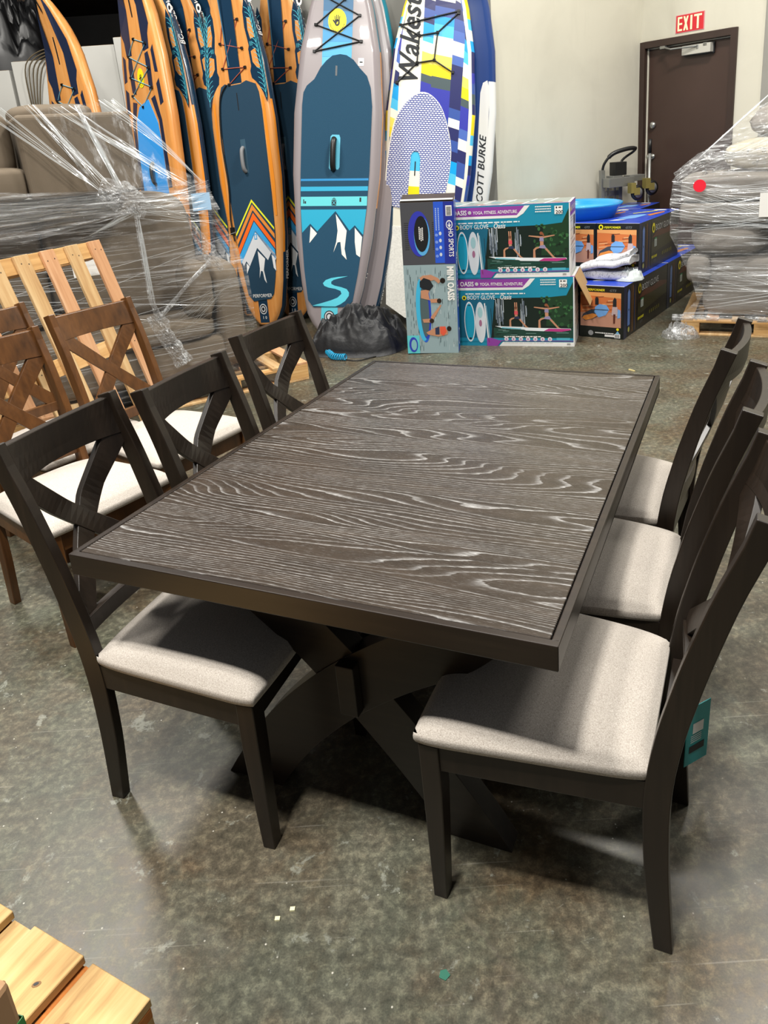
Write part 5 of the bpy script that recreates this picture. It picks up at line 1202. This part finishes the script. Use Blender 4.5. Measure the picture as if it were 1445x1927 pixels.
crumple(b, [(-.50,-.08,.95),(-.66,-.09,.83),(-.90,-.10,.62)], [.03,.025,.03], FCR, 9, amp=.012); fan(b, (-.36,-.06,.85), (-.30,-.06,.7), (-.90,-.10,.60), (-.86,-.10,.36), 30, .003, 0, 11); part('film_strip')
crumple(b, [(-.92,-.10,.66),(-.86,-.10,.48),(-.78,-.10,.30)], [.12,.10,.12], FCR, 17); part('film_strip')

root = thing('stretch_film', 'clear stretch film wound around the grey sofa on the right', 'film'); root.matrix_world = MR
b = MB(); X1 = 1.55
sheet(b, ID, [[(-.02,-.05,.145),(.5,-.05,.145),(1.0,-.05,.145),(X1,-.05,.145)],[(.12,-.05,.30),(.5,-.06,.32),(1,-.06,.32),(X1,-.06,.32)],[(.06,-.06,.50),(.5,-.07,.52),(1,-.07,.52),(X1,-.07,.52)],
  [(-.10,-.06,.80),(.5,-.07,.80),(1,-.07,.80),(X1,-.07,.80)],[(-.11,-.05,1.05),(.5,-.06,1.05),(1,-.06,1.05),(X1,-.06,1.05)],[(-.09,-.03,1.22),(.5,-.04,1.24),(1,-.04,1.26),(X1,-.04,1.26)],
  [(.06,.10,1.36),(.5,.06,1.40),(1,.06,1.45),(X1,.06,1.5)]], FILM2, 60, 70, .016, 3, 6)
sheet(b, ID, [[(-.02,-.05,.15),(-.02,.4,.15),(-.02,1.0,.15)],[(.10,-.05,.32),(.09,.4,.32),(.10,1.0,.32)],[(.04,-.06,.52),(.03,.4,.52),(.04,1.0,.52)],[(-.10,-.06,.80),(-.11,.4,.8),(-.10,1.0,.80)],[(-.11,-.05,1.05),(-.12,.4,1.05),(-.11,1.0,1.05)],[(-.09,-.03,1.22),(-.09,.4,1.22),(-.09,1.0,1.22)],[(.06,.10,1.36),(.08,.4,1.40),(.10,.9,1.4)]], FILM1, 24, 50, .0, 4)
b.build('wound_sheet', root)
b = MB(); sheet(b, ID, [[(.02,.06,1.33),(.5,.05,1.34),(X1,.05,1.36)],[(.24,.16,1.50),(.6,.16,1.56),(X1,.16,1.62)],[(.48,.3,1.70),(.75,.3,1.80),(X1,.3,1.98)]], FILM2, 50, 30, .03, 11, 7); b.build('draped_sheet', root)
b = MB()
fan(b, (.085,-.02,1.36), (.10,-.02,1.37), (.62,.12,1.85), (.66,.12,1.88), 14, .009, 0, 1, y=-.03); part('film_strip')
fan(b, (.12,-.06,1.30), (.25,-.06,1.34), (1.4,.05,1.60), (1.4,.05,1.95), 22, .004, 0, 2); part('film_strip')
fan(b, (-.09,-.09,1.22), (-.09,-.09,.82), (1.5,-.09,1.28), (1.5,-.09,.70), 44, .0032, .02, 3, k=14); part('film_strip')
fan(b, (-.08,-.09,1.20), (-.08,-.09,1.10), (1.2,-.09,.80), (1.2,-.09,.68), 16, .003, 0, 5, k=14); part('film_strip')
fan(b, (.12,-.09,.60), (.12,-.09,.18), (1.5,-.09,.6), (1.5,-.09,.14), 22, .003, .0, 4, k=14); part('film_strip')
crumple(b, [(-.06,-.06,1.22),(.12,-.04,1.32),(.35,-.03,1.34),(.8,-.02,1.36)], [.10,.16,.12,.10], FCR, 6, y=-.05); part('film_knot')
crumple(b, [(-.06,-.06,.165),(.4,-.06,.165),(1.5,-.06,.16)], [.05,.045,.05], FCR, 16, y=-.03, amp=.02); part('film_strip')
b = lump(.0, -.06, .15, .11, .11, .0, 0, 12, .7, FCR, 26); b.build('loose_tail', root)
b = MB(); b.disc(0, 0, .045, mat('red_sticker', '#e8243a', .4), 0, MR @ Matrix.Translation((.105,-.125,1.165)) @ Matrix.Rotation(PI/2, 4, 'X'), 24); b.lathe([(0,-.001),(.045,-.001),(.045,.001),(0,.001)], mat('red_sticker'), 24, False, MR @ Matrix.Translation((.105,-.1235,1.165)) @ Matrix.Rotation(PI/2, 4, 'X')); tag(b.build('sticker'), 'round red sticker on the film of the grey sofa', 'sticker')
b = MB(); b.box(.52,.86,-.118,-.116,.93,1.10, M_white, MR); b.box(.62,.72,-.1195,-.1185,1.0,1.005,GREYP,MR); b.box(.62,.70,-.1195,-.1185,.97,.985,GREYP,MR); tag(b.build('paper_label'), 'white paper sheet under the film of the grey sofa', 'label')
b = MB(); cushion(b, .60, .78, .02, .12, 1.62, 1.76, mat('green_tag', '#a3c065', .5), MR, r=4); tag(b.build('paper_tag'), 'light green tag high on the grey wrapped sofa at the right edge', 'tag')

# ------------------------------------------------------------------ far left background
for i, (x0, x1, y, z1, lab) in enumerate(((-5.6,-4.42,9.0,2.62,'white flat carton at the left picture edge behind the sofas'), (-4.38,-3.62,9.0,2.70,'white flat carton just right of the twine, behind the leftmost paddle board'), (-3.58,-3.22,8.95,2.80,'white flat carton between the two blue-padded paddle boards, left one'), (-3.20,-2.75,8.9,2.86,'white flat carton between the two blue-padded paddle boards, right one'))):
    b = MB(); b.box(x0, x1, y, y+.16, 0, z1, mat('white_carton', '#c9c8c2', .6, var=.04, vscale=3)); b.box(x0+.01, x1-.01, y+.01, y+.15, z1-.004, z1+.004, mat('kraft_edge', '#8f7a5e', .7)); tag(b.build('flat_carton', bevel=.006), lab, 'carton', 'white flat cartons behind the sofas')
M_rack = mat('rack_brown', '#3a2a1c', .6, var=.3, vscale=4)
root = thing('storage_rack', 'dark brown storage rack with shadowy goods behind the white cartons', 'rack')
b = MB(); b.box(-8,-1.6,10.2,10.3,3.55,3.75,M_rack); b.box(-8,-1.6,11.3,11.4,3.55,3.75,M_rack); b.build('beam', root)
b = MB(); b.box(-8,-1.6,10.2,11.4,3.50,3.55,M_rack); b.build('shelf', root)
for x in (-7.9,-4.9,-1.75): b = MB(); b.box(x,x+.08,10.2,10.28,0,WH,M_rack); b.build('upright', root)
o = lump(-5.0, 9.7, .9, .5, 1.0, 0, 0, 21, .7, mat('black_wrap', '#0c0c0d', .42), 60, fold=9).build('wrapped_bundle'); 
for v in o.data.vertices: v.co.z = v.co.z*1.0
o.location = (0, 0, 2.64); tag(o, 'glossy black plastic-wrapped bundle above the white cartons, top left', 'bundle')
b = MB(); b.box(-6.2,-3.4,9.4,10.1,0,2.64,mat('dark_crate','#241a12',.7,var=.3,vscale=5)); tag(b.build('crate', bevel=.02), 'dark brown crate behind the white cartons holding the black bundle', 'crate')
b = MB(); b.tube([(-3.9,10.0,3.46),(-2.2,10.0,3.46)], .22, mat('amber_wrap', '#6a4416', .4), 16); tag(b.build('rug_roll'), 'amber brown roll lying high above the cartons, between the leftmost boards', 'roll').location.z = .31
b = MB(); 
for k in range(5): b.tube(smooth_curve([(-4.22+.01*k,8.97,2.0),(-4.24+.03*k,8.96,2.35),(-4.2+.05*k,8.95,2.66),(-4.0+.05*k,8.99,2.80-.02*k),(-3.75+.03*k,9.05,2.79)], 5), .007, mat('twine', '#5e523d', .9), 5)
b.box(-4.26,-4.06,8.93,8.99,1.9,2.12,mat('twine_block','#7a6a48',.8)); tag(b.build('twine_bundle'), 'loose twine hanging over the white cartons at the far left', 'twine')

# ------------------------------------------------------------------ hang tags on the chairs
root = thing('hang_tag', 'teal product tag hanging behind the nearest right-hand chair', 'tag')
TMx = frame((.535, 1.43, .135), Vector((.86, .45, .0)), Vector((.02, .0, 1)))
b = MB(); b.box(0, .075, 0, .17, -.001, .001, mat('teal_tag', '#2f9a9c', .4), TMx); b.rect(.02,.055,.09,.12,M_white,.0018,TMx); b.rect(.012,.062,.035,.055,M_ink,.0018,TMx)
for i in range(4): b.rect(.015,.05,.065+i*.006,.067+i*.006,M_white,.0018,TMx)
b.build('card', root); b = MB(); b.tube([TMx @ Vector((.037,.165,0)), (.575,1.47,.36), (.55,1.42,.44)], .0012, M_white, 5); b.build('string', root)
root = thing('hang_tag', 'white product tag with dark back hanging beside the teal one', 'tag')
TM2 = frame((.60, 1.47, .16), Vector((.25, .9, 0)), Vector((-.18, .0, 1)))
b = MB(); b.box(0, .07, 0, .16, -.001, .001, M_white, TM2); b.rect(.008,.062,.01,.15,hexm('#2a2a38'),-.0018,TM2); b.build('card', root); b = MB(); b.tube([TM2 @ Vector((.035,.155,0)), (.59,1.41,.44)], .0012, M_white, 5); b.build('string', root)
# bits on the floor
for i, (x, y, lab) in enumerate(((-.43,1.22,'tiny yellow-white chip on the floor ahead of the nearest left chair'), (-.40,1.24,'tiny pale chip beside the yellow-white one on the floor'))):
    b = MB(); b.box(x-.005,x+.006,y-.004,y+.005,0,.004,mat('chip_white','#e9e4b8',.6)); tag(b.build('paint_chip'), lab, 'chip')
b = MB(); b.prism([(-.075,1.075),(-.062,1.068),(-.052,1.078),(-.060,1.09),(-.072,1.088)], 0.0005, .002, mat('green_fleck','#2d6b58',.5)); tag(b.build('paint_chip'), 'small dark green fleck on the open floor in the foreground', 'chip')
b = MB(); b.box(0,.055,-.004,.004,0,.006,mat('straw','#cdbb80',.7), Matrix.Translation((1.35,5.02,0))@Matrix.Rotation(-1.0,4,'Z')); tag(b.build('wood_splinter'), 'short pale splinter on the floor beyond the far end of the table', 'splinter')
# ------------------------------------------------------------------ light
def lamp(name, loc, size, energy, rot=(0, 0, 0), col=(1, .965, .90)):
    ld = bpy.data.lights.new(name, 'AREA'); ld.shape = 'RECTANGLE'; ld.size, ld.size_y = size; ld.energy = energy; ld.color = col
    o = bpy.data.objects.new(name, ld); COL.objects.link(o); o.location = loc; o.rotation_euler = rot; return o
ZL = 5.9
lamp('high_bay_light', (-.75, -.05, ZL), (.42, .26), 330, (0, 0, TYAW))
lamp('high_bay_light', (-1.75, .75, ZL), (.42, .26), 215, (0, 0, TYAW))
lamp('high_bay_light', (1.9, 4.6, ZL), (1.2, .3), 340, (0, 0, TYAW))
lamp('high_bay_light', (-4.3, 1.5, ZL), (.7, .3), 150, (0, 0, TYAW))
lamp('high_bay_light', (-3.5, 5.4, ZL), (1.2, .4), 300, (0, 0, TYAW))
lamp('high_bay_light', (3.8, 3.2, ZL), (1.2, .3), 120, (0, 0, TYAW))
w = bpy.data.worlds.new('world'); SC.world = w; w.use_nodes = True
w.node_tree.nodes['Background'].inputs['Color'].default_value = (.92, .95, 1, 1); w.node_tree.nodes['Background'].inputs['Strength'].default_value = .10
SC.view_settings.view_transform = 'Standard'; SC.view_settings.look = 'None'; SC.view_settings.exposure = .05; SC.view_settings.gamma = 1; SC.view_settings.use_curve_mapping = False
